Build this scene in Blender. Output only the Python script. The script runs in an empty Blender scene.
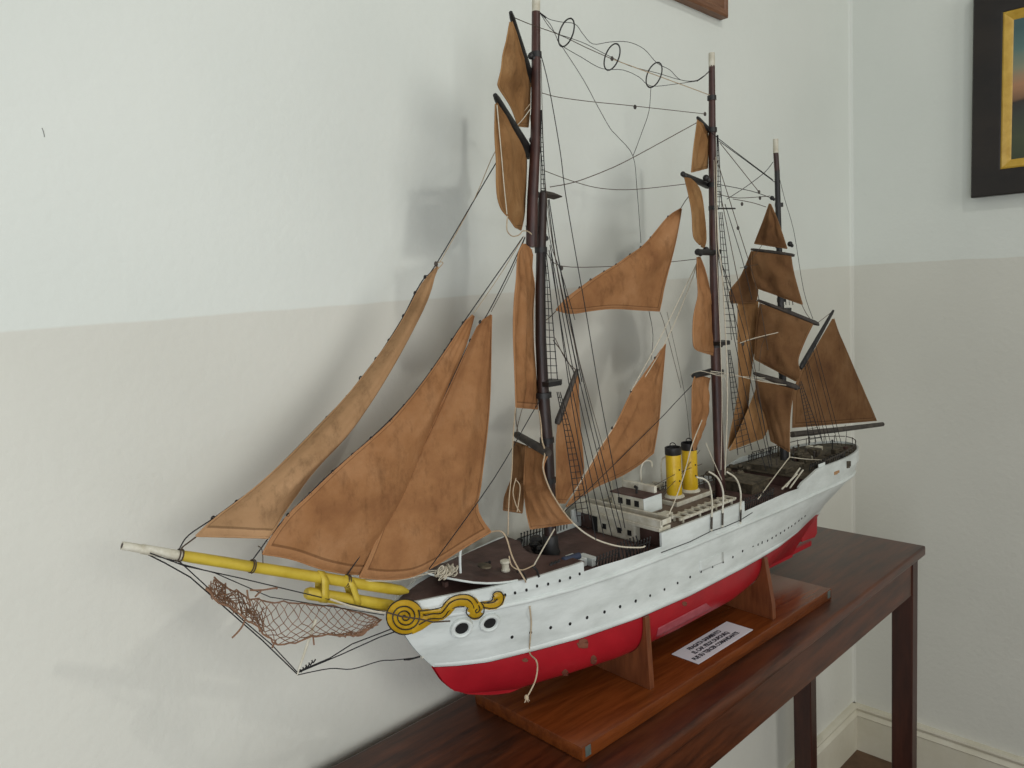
import bpy, bmesh, math, random
from mathutils import Vector, Matrix, noise
from mathutils.bvhtree import BVHTree
random.seed(7)
scene = bpy.context.scene
COL = scene.collection
PI = math.pi

# ------------------------------------------------------------------ camera
CAM = Vector((-2.3627015,-.99313002,1.5234807))
CR = Vector((.71155922,-.6999837,-.06087935)); CU = Vector((.13447995,.05063391,.98962182)); CF = Vector((.68963658,.71236159,-.13016279))
FPX = 802.676
cd = bpy.data.cameras.new('camera'); cam = bpy.data.objects.new('camera', cd); COL.objects.link(cam)
cd.sensor_width = 36.0; cd.lens = 36.0*FPX/1024.0; cd.clip_start = 0.02
M = Matrix((CR, CU, -CF)).transposed().to_4x4(); M.translation = CAM
cam.matrix_world = M
scene.camera = cam

# ship frame: s along the keel (bow to stern), n athwart (port is negative), z up (world height)
ANG = math.radians(-4.0)
SO = Vector((-1.64, -.156, 0)); SX = Vector((math.cos(ANG), math.sin(ANG), 0)); SN = Vector((-math.sin(ANG), math.cos(ANG), 0))
def ray(px, py): return CF + CR*((px-512)/FPX) - CU*((py-384)/FPX)
def at(px, py, n=0.0):
    d = ray(px, py); t = ((SO-CAM).dot(SN)+n)/d.dot(SN); q = CAM+d*t
    return Vector(((q-SO).dot(SX), n, q.z))
def L(*pts): return [at(*p) for p in pts]
def to_local(w): return Vector(((w-SO).dot(SX), (w-SO).dot(SN), w.z))

# ------------------------------------------------------------------ materials
def srgb(r, g, b):
    f = lambda c: (c/255/12.92) if c/255 <= .04045 else ((c/255+.055)/1.055)**2.4
    return (f(r), f(g), f(b), 1)
def mat(name, c1, c2=None, scale=20, rough=.6, bump=0, bscale=200, stretch=None, detail=4, c3=None, spec=.5, pos=(.35,.65), trans=0, metal=0):
    m = bpy.data.materials.new(name); m.use_nodes = True
    nt = m.node_tree; b = nt.nodes['Principled BSDF']
    b.inputs['Roughness'].default_value = rough
    b.inputs['Specular IOR Level'].default_value = spec
    b.inputs['Metallic'].default_value = metal
    b.inputs['Base Color'].default_value = c1
    tc = nt.nodes.new('ShaderNodeTexCoord'); mp = nt.nodes.new('ShaderNodeMapping')
    nt.links.new(tc.outputs['Object'], mp.inputs['Vector'])
    if stretch: mp.inputs['Scale'].default_value = stretch
    if c2:
        no = nt.nodes.new('ShaderNodeTexNoise'); no.inputs['Scale'].default_value = scale; no.inputs['Detail'].default_value = detail
        no.inputs['Roughness'].default_value = .62
        nt.links.new(mp.outputs[0], no.inputs['Vector'])
        r = nt.nodes.new('ShaderNodeValToRGB'); r.color_ramp.elements[0].position = pos[0]; r.color_ramp.elements[1].position = pos[1]
        r.color_ramp.elements[0].color = c1; r.color_ramp.elements[1].color = c2
        if c3:
            e = r.color_ramp.elements.new(.5*(pos[0]+pos[1])); e.color = c3
        nt.links.new(no.outputs['Fac'], r.inputs[0]); nt.links.new(r.outputs[0], b.inputs['Base Color'])
    if bump:
        n2 = nt.nodes.new('ShaderNodeTexNoise'); n2.inputs['Scale'].default_value = bscale; n2.inputs['Detail'].default_value = 5
        nt.links.new(mp.outputs[0], n2.inputs['Vector'])
        bp = nt.nodes.new('ShaderNodeBump'); bp.inputs['Strength'].default_value = bump; bp.inputs['Distance'].default_value = .002
        nt.links.new(n2.outputs['Fac'], bp.inputs['Height']); nt.links.new(bp.outputs[0], b.inputs['Normal'])
    if trans:
        tr = nt.nodes.new('ShaderNodeBsdfTranslucent'); mx = nt.nodes.new('ShaderNodeMixShader'); mx.inputs[0].default_value = trans
        out = nt.nodes['Material Output']
        src = b.inputs['Base Color'].links[0].from_socket if b.inputs['Base Color'].links else None
        if src: nt.links.new(src, tr.inputs['Color'])
        else: tr.inputs['Color'].default_value = c1
        nt.links.new(b.outputs[0], mx.inputs[1]); nt.links.new(tr.outputs[0], mx.inputs[2]); nt.links.new(mx.outputs[0], out.inputs['Surface'])
    return m
def wall_mat():
    m = mat('plaster_two_tone', (1,1,1,1), rough=.75, bump=.5, bscale=70, spec=.3)
    nt = m.node_tree; b = nt.nodes['Principled BSDF']
    g = nt.nodes.new('ShaderNodeNewGeometry'); sp = nt.nodes.new('ShaderNodeSeparateXYZ'); nt.links.new(g.outputs['Position'], sp.inputs[0])
    no = nt.nodes.new('ShaderNodeTexNoise'); no.inputs['Scale'].default_value = 9; no.inputs['Detail'].default_value = 3
    nt.links.new(g.outputs['Position'], no.inputs['Vector'])
    ma = nt.nodes.new('ShaderNodeMath'); ma.operation = 'MULTIPLY_ADD'; ma.inputs[1].default_value = .006
    nt.links.new(no.outputs['Fac'], ma.inputs[0]); nt.links.new(sp.outputs['Z'], ma.inputs[2])
    gt = nt.nodes.new('ShaderNodeMapRange'); gt.inputs[1].default_value = 1.5015; gt.inputs[2].default_value = 1.5045
    nt.links.new(ma.outputs[0], gt.inputs[0])
    n2 = nt.nodes.new('ShaderNodeTexNoise'); n2.inputs['Scale'].default_value = 2.2; n2.inputs['Detail'].default_value = 5
    nt.links.new(g.outputs['Position'], n2.inputs['Vector'])
    def ramp(a, c):
        r = nt.nodes.new('ShaderNodeValToRGB'); r.color_ramp.elements[0].position = .3; r.color_ramp.elements[1].position = .7
        r.color_ramp.elements[0].color = a; r.color_ramp.elements[1].color = c
        nt.links.new(n2.outputs['Fac'], r.inputs[0]); return r
    lo = ramp(srgb(209,209,200), srgb(217,217,208)); hi = ramp(srgb(217,222,216), srgb(225,229,223))
    mx = nt.nodes.new('ShaderNodeMixRGB'); nt.links.new(gt.outputs[0], mx.inputs[0]); nt.links.new(lo.outputs[0], mx.inputs[1]); nt.links.new(hi.outputs[0], mx.inputs[2])
    nt.links.new(mx.outputs[0], b.inputs['Base Color'])
    return m
MT = {}
MT['wall'] = wall_mat()
MT['trim'] = mat('painted_skirting', srgb(205,200,180), srgb(216,212,196), 8, .5, .1, 60)
MT['floor'] = mat('brown_floor', srgb(84,62,46), srgb(110,84,62), 14, .6, .1, 60)
MT['table'] = mat('mahogany', srgb(48,22,12), srgb(92,47,25), 7, .28, .05, 60, (1,7,7), 6, None, .4)
MT['leg'] = mat('dark_mahogany', srgb(46,20,15), srgb(66,32,23), 7, .35, .05, 60, (8,8,1), 5)
MT['board'] = mat('varnished_board', srgb(92,45,18), srgb(118,61,26), 9, .22, .04, 80, (1,9,9), 6, None, .35)
MT['upright'] = mat('varnished_upright', srgb(94,50,27), srgb(124,72,42), 14, .4, .05, 90, (6,6,1), 6)
MT['plate'] = mat('tarnished_plate', srgb(66,78,76), srgb(96,104,98), 120, .4, 0)
MT['card'] = mat('card', srgb(222,224,232), srgb(230,232,238), 20, .5)
MT['ink'] = mat('ink', srgb(38,38,52), rough=.7)
MT['white'] = mat('hull_white', srgb(192,198,194), srgb(216,222,219), 14, .38, .12, 60, (1,1,3), 6, None, .5, (.3,.62))
MT['white2'] = mat('aged_white', srgb(186,180,160), srgb(215,212,198), 60, .55, .15, 150, None, 6, None, .4)
MT['red'] = mat('hull_red', srgb(148,18,30), srgb(166,24,36), 12, .38, .08, 60, None, 6)
MT['scuff'] = mat('pink_scuff', srgb(150,62,70), srgb(166,84,92), 60, .6, 0)
MT['chip'] = mat('paint_chip', srgb(104,54,40), srgb(120,70,50), 80, .7, 0)
MT['deck'] = mat('deck_brown', srgb(62,42,37), srgb(92,68,62), 30, .6, .2, 120, None, 6)
MT['planks'] = mat('deck_grey_brown', srgb(98,84,72), srgb(122,106,94), 36, .7, .2, 120, (1,5,1), 6)
MT['grime'] = mat('grimy_fittings', srgb(48,42,33), srgb(98,88,70), 90, .8, .4, 200, None, 6)
MT['mast'] = mat('mast_brown', srgb(48,28,25), srgb(76,46,40), 30, .45, .1, 90, (4,4,1), 5)
MT['mastdark'] = mat('mast_dark', srgb(30,20,18), srgb(52,34,30), 30, .45, .1, 90, (4,4,1), 5)
MT['black'] = mat('black_paint', srgb(22,21,22), srgb(38,37,37), 60, .5, .1, 120)
MT['spar'] = mat('grey_black_spar', srgb(44,40,38), srgb(74,66,58), 60, .6, .1, 120)
MT['yellow'] = mat('yellow_paint', srgb(196,156,18), srgb(216,180,34), 50, .4, .1, 120, None, 6)
MT['yellow2'] = mat('spar_yellow', srgb(182,156,44), srgb(200,176,62), 40, .45, .1, 100, None, 6)
MT['pencil'] = mat('pencil_mark', srgb(150,152,148))
MT['blackrope'] = mat('black_cord', srgb(30,29,30), rough=.8)
MT['brownrope'] = mat('brown_cord', srgb(74,60,48), rough=.85)
MT['tanrope'] = mat('tan_cord', srgb(170,150,122), srgb(190,172,146), 200, .9)
MT['palerope'] = mat('pale_cord', srgb(188,180,160), srgb(206,198,180), 200, .9)
MT['net'] = mat('net_twine', srgb(112,82,62), srgb(140,106,82), 150, .9)
def sailmat(nm, a, b, c):
    m = mat(nm, a, b, 11, .88, .45, 260, None, 9, c, .12, (.30,.70), .2)
    nt = m.node_tree; bs = nt.nodes['Principled BSDF']; base = bs.inputs['Base Color'].links[0].from_socket
    # hems: a doubled paler strip with a stitched line, from the cloth's own uv
    uv = nt.nodes.new('ShaderNodeUVMap'); sp = nt.nodes.new('ShaderNodeSeparateXYZ'); nt.links.new(uv.outputs[0], sp.inputs[0])
    def mth(op, x, y, z=None):
        n = nt.nodes.new('ShaderNodeMath'); n.operation = op
        for i, q in enumerate((x, y, z)):
            if q is None: continue
            if isinstance(q, (int, float)): n.inputs[i].default_value = q
            else: nt.links.new(q, n.inputs[i])
        return n.outputs[0]
    U, V = sp.outputs['X'], sp.outputs['Y']
    e = mth('MINIMUM', mth('MINIMUM', U, mth('SUBTRACT', 1.0, U)), mth('SUBTRACT', 1.0, V))
    hem = mth('LESS_THAN', e, .028); line = mth('COMPARE', e, .030, .004)
    # dark grime spots and streaks down the cloth
    tc = nt.nodes.new('ShaderNodeTexCoord'); n2 = nt.nodes.new('ShaderNodeTexNoise'); n2.inputs['Scale'].default_value = 34; n2.inputs['Detail'].default_value = 8; n2.inputs['Roughness'].default_value = .7
    mp = nt.nodes.new('ShaderNodeMapping'); mp.inputs['Scale'].default_value = (1.6,1.6,.7); nt.links.new(tc.outputs['Object'], mp.inputs[0]); nt.links.new(mp.outputs[0], n2.inputs['Vector'])
    r2 = nt.nodes.new('ShaderNodeValToRGB'); r2.color_ramp.elements[0].position = .52; r2.color_ramp.elements[1].position = .74
    r2.color_ramp.elements[0].color = (0,0,0,1); r2.color_ramp.elements[1].color = (1,1,1,1); nt.links.new(n2.outputs['Fac'], r2.inputs[0])
    def mix(fac, c1_, c2_, k):
        x = nt.nodes.new('ShaderNodeMixRGB'); nt.links.new(mth('MULTIPLY', fac, k), x.inputs[0]); nt.links.new(c1_, x.inputs[1]); x.inputs[2].default_value = c2_; return x.outputs[0]
    dk = tuple(q*.42 for q in a[:3])+(1,); lt = tuple(min(1, q*1.35) for q in b[:3])+(1,)
    c_ = mix(r2.outputs[0], base, dk, .55); c_ = mix(hem, c_, lt, .35); c_ = mix(line, c_, dk, .5)
    nt.links.new(c_, bs.inputs['Base Color'])
    for n in nt.nodes:
        if n.type == 'BSDF_TRANSLUCENT': nt.links.new(c_, n.inputs['Color'])
    return m
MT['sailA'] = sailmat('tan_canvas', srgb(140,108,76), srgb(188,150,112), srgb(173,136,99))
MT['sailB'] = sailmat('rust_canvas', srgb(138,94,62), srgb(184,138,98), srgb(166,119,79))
MT['sailC'] = sailmat('ochre_canvas', srgb(122,88,56), srgb(172,134,92), srgb(154,114,74))
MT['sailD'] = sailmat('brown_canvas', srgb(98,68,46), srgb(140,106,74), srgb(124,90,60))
MT['navy'] = mat('navy_roll', srgb(44,54,74), srgb(58,68,90), 60, .7)
MT['blackhole'] = mat('dark_opening', srgb(14,14,15), rough=.8)
MT['frameblack'] = mat('ebonised_frame', srgb(30,27,26), srgb(42,36,32), 8, .4, .05, 60, (1,1,2), 5)
MT['scrollyellow'] = mat('scroll_paint', srgb(172,134,18), srgb(194,156,34), 50, .4, .1, 120, None, 6)
MT['gilt'] = mat('gilt_slip', srgb(190,150,48), srgb(210,172,70), 40, .35, .1, 120, None, 5, None, .6)
MT['framewood'] = mat('carved_wood', srgb(104,68,44), srgb(130,90,62), 20, .5, .1, 80, (1,8,8), 5)

# ------------------------------------------------------------------ mesh helpers
class MB:
    def __init__(s): s.bm = bmesh.new()
    def face(s, vs):
        try: s.bm.faces.new(vs)
        except ValueError: pass
    def ring_loft(s, rings, closed=True, caps=True):
        R = [[s.bm.verts.new(p) for p in r] for r in rings]
        k = len(R[0])
        for a, b in zip(R, R[1:]):
            for i in range(k if closed else k-1):
                j = (i+1) % k
                s.face((a[i], a[j], b[j], b[i]))
        if caps and closed:
            s.face(list(reversed(R[0]))); s.face(R[-1])
        return s
    def tube(s, pts, r, seg=6, rs=None, flat=1.0):
        pts = [Vector(p) for p in pts]; rings = []; prev = None
        n = len(pts)
        for i, p in enumerate(pts):
            t = (pts[min(i+1, n-1)]-pts[max(i-1, 0)])
            if t.length < 1e-9: t = Vector((0,0,1))
            t.normalize()
            if prev is None:
                a = Vector((0,0,1)) if abs(t.z) < .9 else Vector((1,0,0))
                u = t.cross(a).normalized()
            else: u = (prev - t*prev.dot(t)).normalized()
            prev = u; v = t.cross(u)
            rr = rs[i] if rs else r
            rings.append([p+u*(rr*math.cos(2*PI*k/seg))+v*(rr*flat*math.sin(2*PI*k/seg)) for k in range(seg)])
        return s.ring_loft(rings)
    def box(s, lo, hi, mtx=None, bev=0):
        x0,y0,z0 = lo; x1,y1,z1 = hi
        v = [Vector(c) for c in ((x0,y0,z0),(x1,y0,z0),(x1,y1,z0),(x0,y1,z0),(x0,y0,z1),(x1,y0,z1),(x1,y1,z1),(x0,y1,z1))]
        if mtx: v = [mtx @ c for c in v]
        b = [s.bm.verts.new(c) for c in v]
        for f in ((3,2,1,0),(4,5,6,7),(0,1,5,4),(1,2,6,5),(2,3,7,6),(3,0,4,7)): s.face([b[i] for i in f])
        if bev:
            es = list({e for q in b for e in q.link_edges})
            bmesh.ops.bevel(s.bm, geom=es, offset=bev, segments=2, affect='EDGES', profile=.5)
        return s
    def prism(s, poly, z0, z1):
        a = [s.bm.verts.new((p[0],p[1],z0)) for p in poly]; b = [s.bm.verts.new((p[0],p[1],z1)) for p in poly]
        s.face(list(reversed(a))); s.face(b)
        k = len(poly)
        for i in range(k): s.face((a[i], a[(i+1)%k], b[(i+1)%k], b[i]))
        return s
    def uvgrid(s, P):
        uvl = s.bm.loops.layers.uv.new('UVMap'); V = [[s.bm.verts.new(p) for p in r] for r in P]; ni, nj = len(P)-1, len(P[0])-1
        for i in range(ni):
            for j in range(nj):
                try: f = s.bm.faces.new((V[i][j], V[i][j+1], V[i+1][j+1], V[i+1][j]))
                except ValueError: continue
                for lp, (a, c) in zip(f.loops, ((i,j),(i,j+1),(i+1,j+1),(i+1,j))): lp[uvl].uv = (c/nj, a/ni)
        return s
    def grid(s, P):
        V = [[s.bm.verts.new(p) for p in r] for r in P]
        for a, b in zip(V, V[1:]):
            for i in range(len(a)-1): s.face((a[i], a[i+1], b[i+1], b[i]))
        return s
    def ball(s, c, r, seg=8, sc=(1,1,1)):
        bmesh.ops.create_uvsphere(s.bm, u_segments=seg, v_segments=max(4, seg//2+1), radius=r, matrix=Matrix.Translation(Vector(c)) @ Matrix.Diagonal((*sc,1)))
        return s
    def lathe(s, prof, c, seg=20):
        rings = [[Vector((c[0]+r*math.cos(2*PI*k/seg), c[1]+r*math.sin(2*PI*k/seg), c[2]+h)) for k in range(seg)] for r, h in prof]
        return s.ring_loft(rings)
    def torus(s, c, e1, e2, R, r, seg=24, m=6, R2=None):
        e1 = Vector(e1).normalized(); e2 = Vector(e2).normalized(); nn = e1.cross(e2); R2 = R2 or R
        rings = []
        for i in range(seg+1):
            a = 2*PI*i/seg; d = e1*(R*math.cos(a))+e2*(R2*math.sin(a)); dn = d.normalized()
            rings.append([Vector(c)+d+dn*(r*math.cos(2*PI*k/m))+nn*(r*math.sin(2*PI*k/m)) for k in range(m)])
        return s.ring_loft(rings, caps=False)
    def disc(s, c, nrm, rx, ry, h, up=Vector((0,0,1)), seg=14):
        nrm = Vector(nrm).normalized(); e1 = up.cross(nrm).normalized(); e2 = nrm.cross(e1)
        r0 = [Vector(c)-nrm*h+e1*rx*math.cos(2*PI*k/seg)+e2*ry*math.sin(2*PI*k/seg) for k in range(seg)]
        return s.ring_loft([r0, [p+nrm*2*h for p in r0]])
    def build(s, name, m, parent=None, smooth=True, solid=0, label=None, bevel=0, ang=40):
        bm = s.bm
        bmesh.ops.recalc_face_normals(bm, faces=bm.faces)
        me = bpy.data.meshes.new(name); bm.to_mesh(me); bm.free()
        o = bpy.data.objects.new(name, me); COL.objects.link(o)
        me.materials.append(MT[m] if isinstance(m, str) else m)
        if smooth:
            me.shade_smooth()
            me.set_sharp_from_angle(angle=math.radians(ang))
        if solid:
            md = o.modifiers.new('thickness', 'SOLIDIFY'); md.thickness = solid; md.offset = 0
        if bevel:
            md = o.modifiers.new('bevel', 'BEVEL'); md.width = bevel; md.segments = 2; md.limit_method = 'ANGLE'
        if parent: o.parent = parent
        if label: o['label'] = label
        return o
def interp(x, T, k=1):
    if x <= T[0][0]: return T[0][k]
    for a, b in zip(T, T[1:]):
        if x <= b[0]: return a[k]+(b[k]-a[k])*(x-a[0])/(b[0]-a[0])
    return T[-1][k]
def smooth_curve(pts, sub=6):
    pts = [Vector(p) for p in pts]
    if len(pts) < 3: return pts
    out = []
    for i in range(len(pts)-1):
        p0 = pts[max(i-1,0)]; p1 = pts[i]; p2 = pts[i+1]; p3 = pts[min(i+2, len(pts)-1)]
        for k in range(sub):
            t = k/sub
            out.append(.5*((2*p1)+(p2-p0)*t+(2*p0-5*p1+4*p2-p3)*t*t+(3*p1-p0-3*p2+p3)*t**3))
    out.append(pts[-1]); return out
def resample(pts, n):
    pts = [Vector(p) for p in pts]; d = [0]
    for a, b in zip(pts, pts[1:]): d.append(d[-1]+(b-a).length)
    out = []; j = 0
    for i in range(n):
        t = d[-1]*i/(n-1)
        while j < len(d)-2 and d[j+1] < t: j += 1
        w = (t-d[j])/max(1e-9, d[j+1]-d[j]); out.append(pts[j].lerp(pts[j+1], min(1, max(0, w))))
    return out
def tag(o, label, cat, group=None, kind=None):
    o['label'] = label; o['category'] = cat
    if group: o['group'] = group
    if kind: o['kind'] = kind
    return o
def struct(o): o['kind'] = 'structure'; return o
def empty(name, loc, rz=0):
    o = bpy.data.objects.new(name, None); COL.objects.link(o); o.location = loc; o.rotation_euler = (0,0,rz); o.empty_display_size = .05
    return o
# ------------------------------------------------------------------ room
def wy(px, py, Y): d = ray(px, py); return CAM+d*((Y-CAM.y)/d.y)
def wx(px, py, X): d = ray(px, py); return CAM+d*((X-CAM.x)/d.x)
def wz(px, py, Z): d = ray(px, py); return CAM+d*((Z-CAM.z)/d.z)
RX0, RY0 = -4.6, -4.2
struct(MB().box((RX0,-4.2,-.1), (.12,.12,0)).build('floor', 'floor', None, False))
struct(MB().box((RX0,0,0), (0,.12,3.2)).build('wall_left', 'wall', None, False))
struct(MB().box((0,RY0,0), (.12,.12,3.2)).build('wall_right', 'wall', None, False))
# rounded plaster fillet in the corner
struct(MB().prism([(.002,.002),(-.010,.0003),(-.006,-.0017),(-.003,-.003),(-.0017,-.006),(.0003,-.010)], .147, 3.2).build('trim_1', 'wall'))
def skirting(name, axis):
    prof = [(0,0),(.018,0),(.018,.112),(.021,.116),(.016,.122),(.012,.128),(.0165,.133),(.0185,.139),(.0165,.1445),(.008,.147),(0,.147)]
    b = MB()
    if axis == 'x': rings = [[Vector((x,-d,z)) for d, z in prof] for x in (RX0, -.0)]
    else: rings = [[Vector((-d,y,z)) for d, z in prof] for y in (RY0, 0.0)]
    b.ring_loft(rings); return struct(b.build(name, 'trim', None, True, ang=25))
wl_ = [o for o in bpy.data.objects if o.name == 'wall_left'][0]
for k_, (q0, q1, q2) in enumerate((((42,128),(43.5,132),(44.5,137)),)):
    b = MB(); pts = [wy(*q, -.0002) for q in (q0,q1,q2)]; b.tube(smooth_curve(pts,4), .0009, 6, None, .5)
    o = b.build('scratch' if k_ == 0 else 'plaster_lump', 'pencil', wl_)
skirting('baseboard_left', 'x'); skirting('baseboard_right', 'y')

# ------------------------------------------------------------------ console table
ZT = .855; TX0, TX1, TY0, TY1 = -2.16, -.4545, -.361, -.03
tab = empty('console_table', ((TX0+TX1)/2, (TY0+TY1)/2, 0))
tag(tab, 'long narrow dark mahogany console table standing against the left wall', 'table')
def tpart(b, name, m, **k):
    o = b.build(name, m, tab, **k); o.location = (-tab.location.x, -tab.location.y, 0); return o
b = MB().box((TX0,TY0,ZT-.024), (TX1,TY1,ZT)); bmesh.ops.bevel(b.bm, geom=[e for e in b.bm.edges], offset=.0055, segments=3, affect='EDGES', profile=.6)
tpart(b, 'tabletop', 'table', ang=60)
LX = [(-2.135,-2.102), (-.5085,-.4755)]; LY = [(-.351,-.304), (-.105,-.057)]
for x0, x1 in LX:
    for y0, y1 in LY:
        b = MB().box((x0,y0,0), (x1,y1,ZT-.024)); bmesh.ops.bevel(b.bm, geom=list(b.bm.edges), offset=.002, segments=1, affect='EDGES')
        tpart(b, 'leg', 'leg', smooth=False)
AZ = .7495
tpart(MB().box((LX[0][1],-.3485,AZ), (LX[1][0],-.330,ZT-.024)), 'apron', 'table', smooth=False)
tpart(MB().box((LX[0][1],-.078,AZ), (LX[1][0],-.060,ZT-.024)), 'apron', 'table', smooth=False)
for x0 in (-2.128, -.4995): tpart(MB().box((x0,LY[0][1],AZ), (x0+.018,LY[1][0],ZT-.024)), 'apron', 'table', smooth=False)

# ------------------------------------------------------------------ pictures on the walls
def frame_rings(b, cx, cz, hw, hh, prof, mp):
    """mitred moulding: prof is a list of (inset, depth); mp maps (a, c, depth) to a world point"""
    rings = []
    for sx, sz in ((-1,-1),(1,-1),(1,1),(-1,1),(-1,-1)):
        rings.append([mp(cx+sx*(hw-i), cz+sz*(hh-i), d) for i, d in prof])
    b.ring_loft(rings, closed=True, caps=False); return b
P0 = wx(970.6,198,-.03); G0 = wx(999.8,170,-.024); G1 = wx(1010.3,158,-.02); GT = wx(999.8,12,-.024)
fw = abs(G0.y-P0.y); gw = abs(G1.y-G0.y)
y_l = P0.y; y_r = P0.y-.84; z_b = P0.z; z_t = GT.z+(G0.z-P0.z)
pic = empty('framed_painting', (0,(y_l+y_r)/2,z_b))
tag(pic, 'seascape painting in a wide black frame with gilt slip on the right wall', 'painting')
mpR = lambda a, c, d: Vector((-d-.001, a-pic.location.y, c-pic.location.z))
cy, cz, hw, hh = (y_l+y_r)/2, (z_b+z_t)/2, abs(y_r-y_l)/2, (z_t-z_b)/2
frame_rings(MB(), cy, cz, hw, hh, [(0,0),(0,.027),(.003,.03),(fw*.5,.027),(fw-.004,.022),(fw,.02),(fw,0)], mpR).build('frame', 'frameblack', pic, ang=25)
frame_rings(MB(), cy, cz, hw-fw, hh-fw, [(0,0),(0,.019),(.004,.021),(gw*.55,.018),(gw,.011),(gw,0)], mpR).build('gilt_slip', 'gilt', pic, ang=25)
pm = bpy.data.materials.new('oil_seascape'); pm.use_nodes = True; nt = pm.node_tree; pb = nt.nodes['Principled BSDF']; pb.inputs['Roughness'].default_value = .45
g = nt.nodes.new('ShaderNodeNewGeometry'); sp = nt.nodes.new('ShaderNodeSeparateXYZ'); nt.links.new(g.outputs['Position'], sp.inputs[0])
no = nt.nodes.new('ShaderNodeTexNoise'); no.inputs['Scale'].default_value = 9; no.inputs['Detail'].default_value = 5
mp = nt.nodes.new('ShaderNodeMapping'); mp.inputs['Scale'].default_value = (1,.7,3); nt.links.new(g.outputs['Position'], mp.inputs[0]); nt.links.new(mp.outputs[0], no.inputs['Vector'])
mr = nt.nodes.new('ShaderNodeMapRange'); mr.inputs[1].default_value = z_b+fw+gw; mr.inputs[2].default_value = z_t-fw-gw; nt.links.new(sp.outputs['Z'], mr.inputs[0])
ma = nt.nodes.new('ShaderNodeMath'); ma.operation = 'MULTIPLY_ADD'; ma.inputs[1].default_value = .12; nt.links.new(no.outputs['Fac'], ma.inputs[0]); nt.links.new(mr.outputs[0], ma.inputs[2])
rp = nt.nodes.new('ShaderNodeValToRGB'); nt.links.new(ma.outputs[0], rp.inputs[0])
el = rp.color_ramp.elements; el[0].position = 0; el[0].color = srgb(58,66,48); el[1].position = 1; el[1].color = srgb(70,100,104)
for p_, c_ in ((.22,srgb(74,82,62)), (.40,srgb(62,66,62)), (.47,srgb(58,52,50)), (.5,srgb(128,98,74)), (.6,srgb(176,132,100)), (.72,srgb(140,142,120)), (.86,srgb(92,122,118))):
    e = el.new(p_); e.color = c_
nt.links.new(rp.outputs[0], pb.inputs['Base Color'])
i = fw+gw-.003
b = MB(); b.box((-.012,y_r+i-pic.location.y,z_b+i-pic.location.z), (-.008,y_l-i-pic.location.y,z_t-i-pic.location.z)); b.build('canvas', pm, pic, False)

Q0 = wy(728.8,17.8,-.022)
pl = empty('picture_frame', (Q0.x-.25,0,Q0.z))
tag(pl, 'brown carved wooden frame hanging high on the left wall above the mast tops', 'frame')
pl.rotation_euler.y = .05; pl.location.z += .25*math.sin(.05)
mpL = lambda a, c, d: Vector((a-pl.location.x, -d-.001, c-Q0.z))
frame_rings(MB(), Q0.x-.25, Q0.z+.18, .25, .18, [(0,0),(0,.019),(.004,.022),(.012,.022),(.016,.019),(.045,.019),(.052,.024),(.062,.016),(.062,0)], mpL).build('moulding', 'framewood', pl, ang=25)
MB().box((-.195,-.01,.055), (.195,-.004,.305)).build('panel', 'framewood', pl, False)

# ------------------------------------------------------------------ hull lines (ship frame)
BS = [(-.143,.002),(-.132,.013),(-.12,.022),(-.08,.042),(-.03,.060),(.03,.076),(.1,.089),(.2,.098),(.35,.102),(.5,.102),(.65,.097),(.8,.087),(.88,.081),(.93,.076),(.97,.069),(1.0,.060),(1.03,.046),(1.05,.030),(1.058,.015),(1.062,.002)]
CS = [(-.141,.002),(-.12,.014),(-.08,.034),(-.03,.0545),(.03,.0725),(.1,.0865),(.2,.096),(.35,.100),(.5,.100),(.65,.095),(.8,.085),(.88,.079),(.93,.073),(.97,.064),(1.0,.052),(1.025,.035),(1.04,.019),(1.046,.002)]
WS = [(-.091,.002),(-.06,.016),(-.02,.033),(.05,.057),(.12,.078),(.227,.096),(.35,.1),(.5,.095),(.57,.088),(.65,.078),(.75,.058),(.83,.035),(.9,.014),(.935,.004)]
ZC = [(-.141,1.0848),(-.08,1.0826),(-.03,1.080),(.1,1.0775),(.35,1.0745),(.5,1.0738),(.65,1.0695),(.8,1.0665),(.9,1.063),(1.03,1.060)]
ZW = [(-.091,1.0016),(-.06,.9967),(-.02,.9928),(.05,.993),(.227,.994),(.35,.9928),(.5,.9922),(.65,.9887),(.75,.987),(.83,.984),(.9,.979),(.935,.971)]
ZLOW = [(-.143,1.098),(.15,1.099),(.3,1.094),(.5,1.098),(.65,1.099),(.75,1.092),(1.04,1.088)]
ZTOP = [(-.143,1.110),(-.08,1.1134),(.03,1.1115),(.13,1.114),(.28,1.116),(.5,1.1165),(.72,1.112),(.8,1.1155),(.9,1.111),(1.04,1.109)]
def sm(x, T, k=1):
    # smoothed table lookup
    h = .012; return (interp(x-h,T,k)+2*interp(x,T,k)+interp(x+h,T,k))/4
NU = 110
def urow(T):
    s0, s1 = T[0][0], T[-1][0]
    # denser near both ends
    return [s0+(s1-s0)*(.5-.5*math.cos(PI*i/NU))*.55+(s1-s0)*(i/NU)*.45 for i in range(NU+1)]
rowW = [Vector((s, -interp(s,WS), interp(s,ZW))) for s in urow(WS)]
rowC = [Vector((s, -interp(s,CS), interp(s,ZC))) for s in urow(CS)]
rowL = [Vector((s, -interp(s,BS), interp(s,ZLOW))) for s in urow(BS)]
def lerprow(a, c, t, pw=1.0):
    out = []
    for i, (p, q) in enumerate(zip(a, c)):
        r = p.lerp(q, t); w = t**pw
        r.y = p.y+(q.y-p.y)*w; out.append(r)
    return out
def midrow(t):
    r = lerprow(rowW, rowC, t)
    for i, p in enumerate(r):      # convex stem profile
        w = max(0, 1-i/NU*7); p.x -= .006*4*t*(1-t)*w
    return r
top_rows = [rowW]+[midrow(t) for t in (.12,.25,.4,.55,.7,.85)]+[rowC, lerprow(rowC,rowL,.5), rowL]
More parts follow.
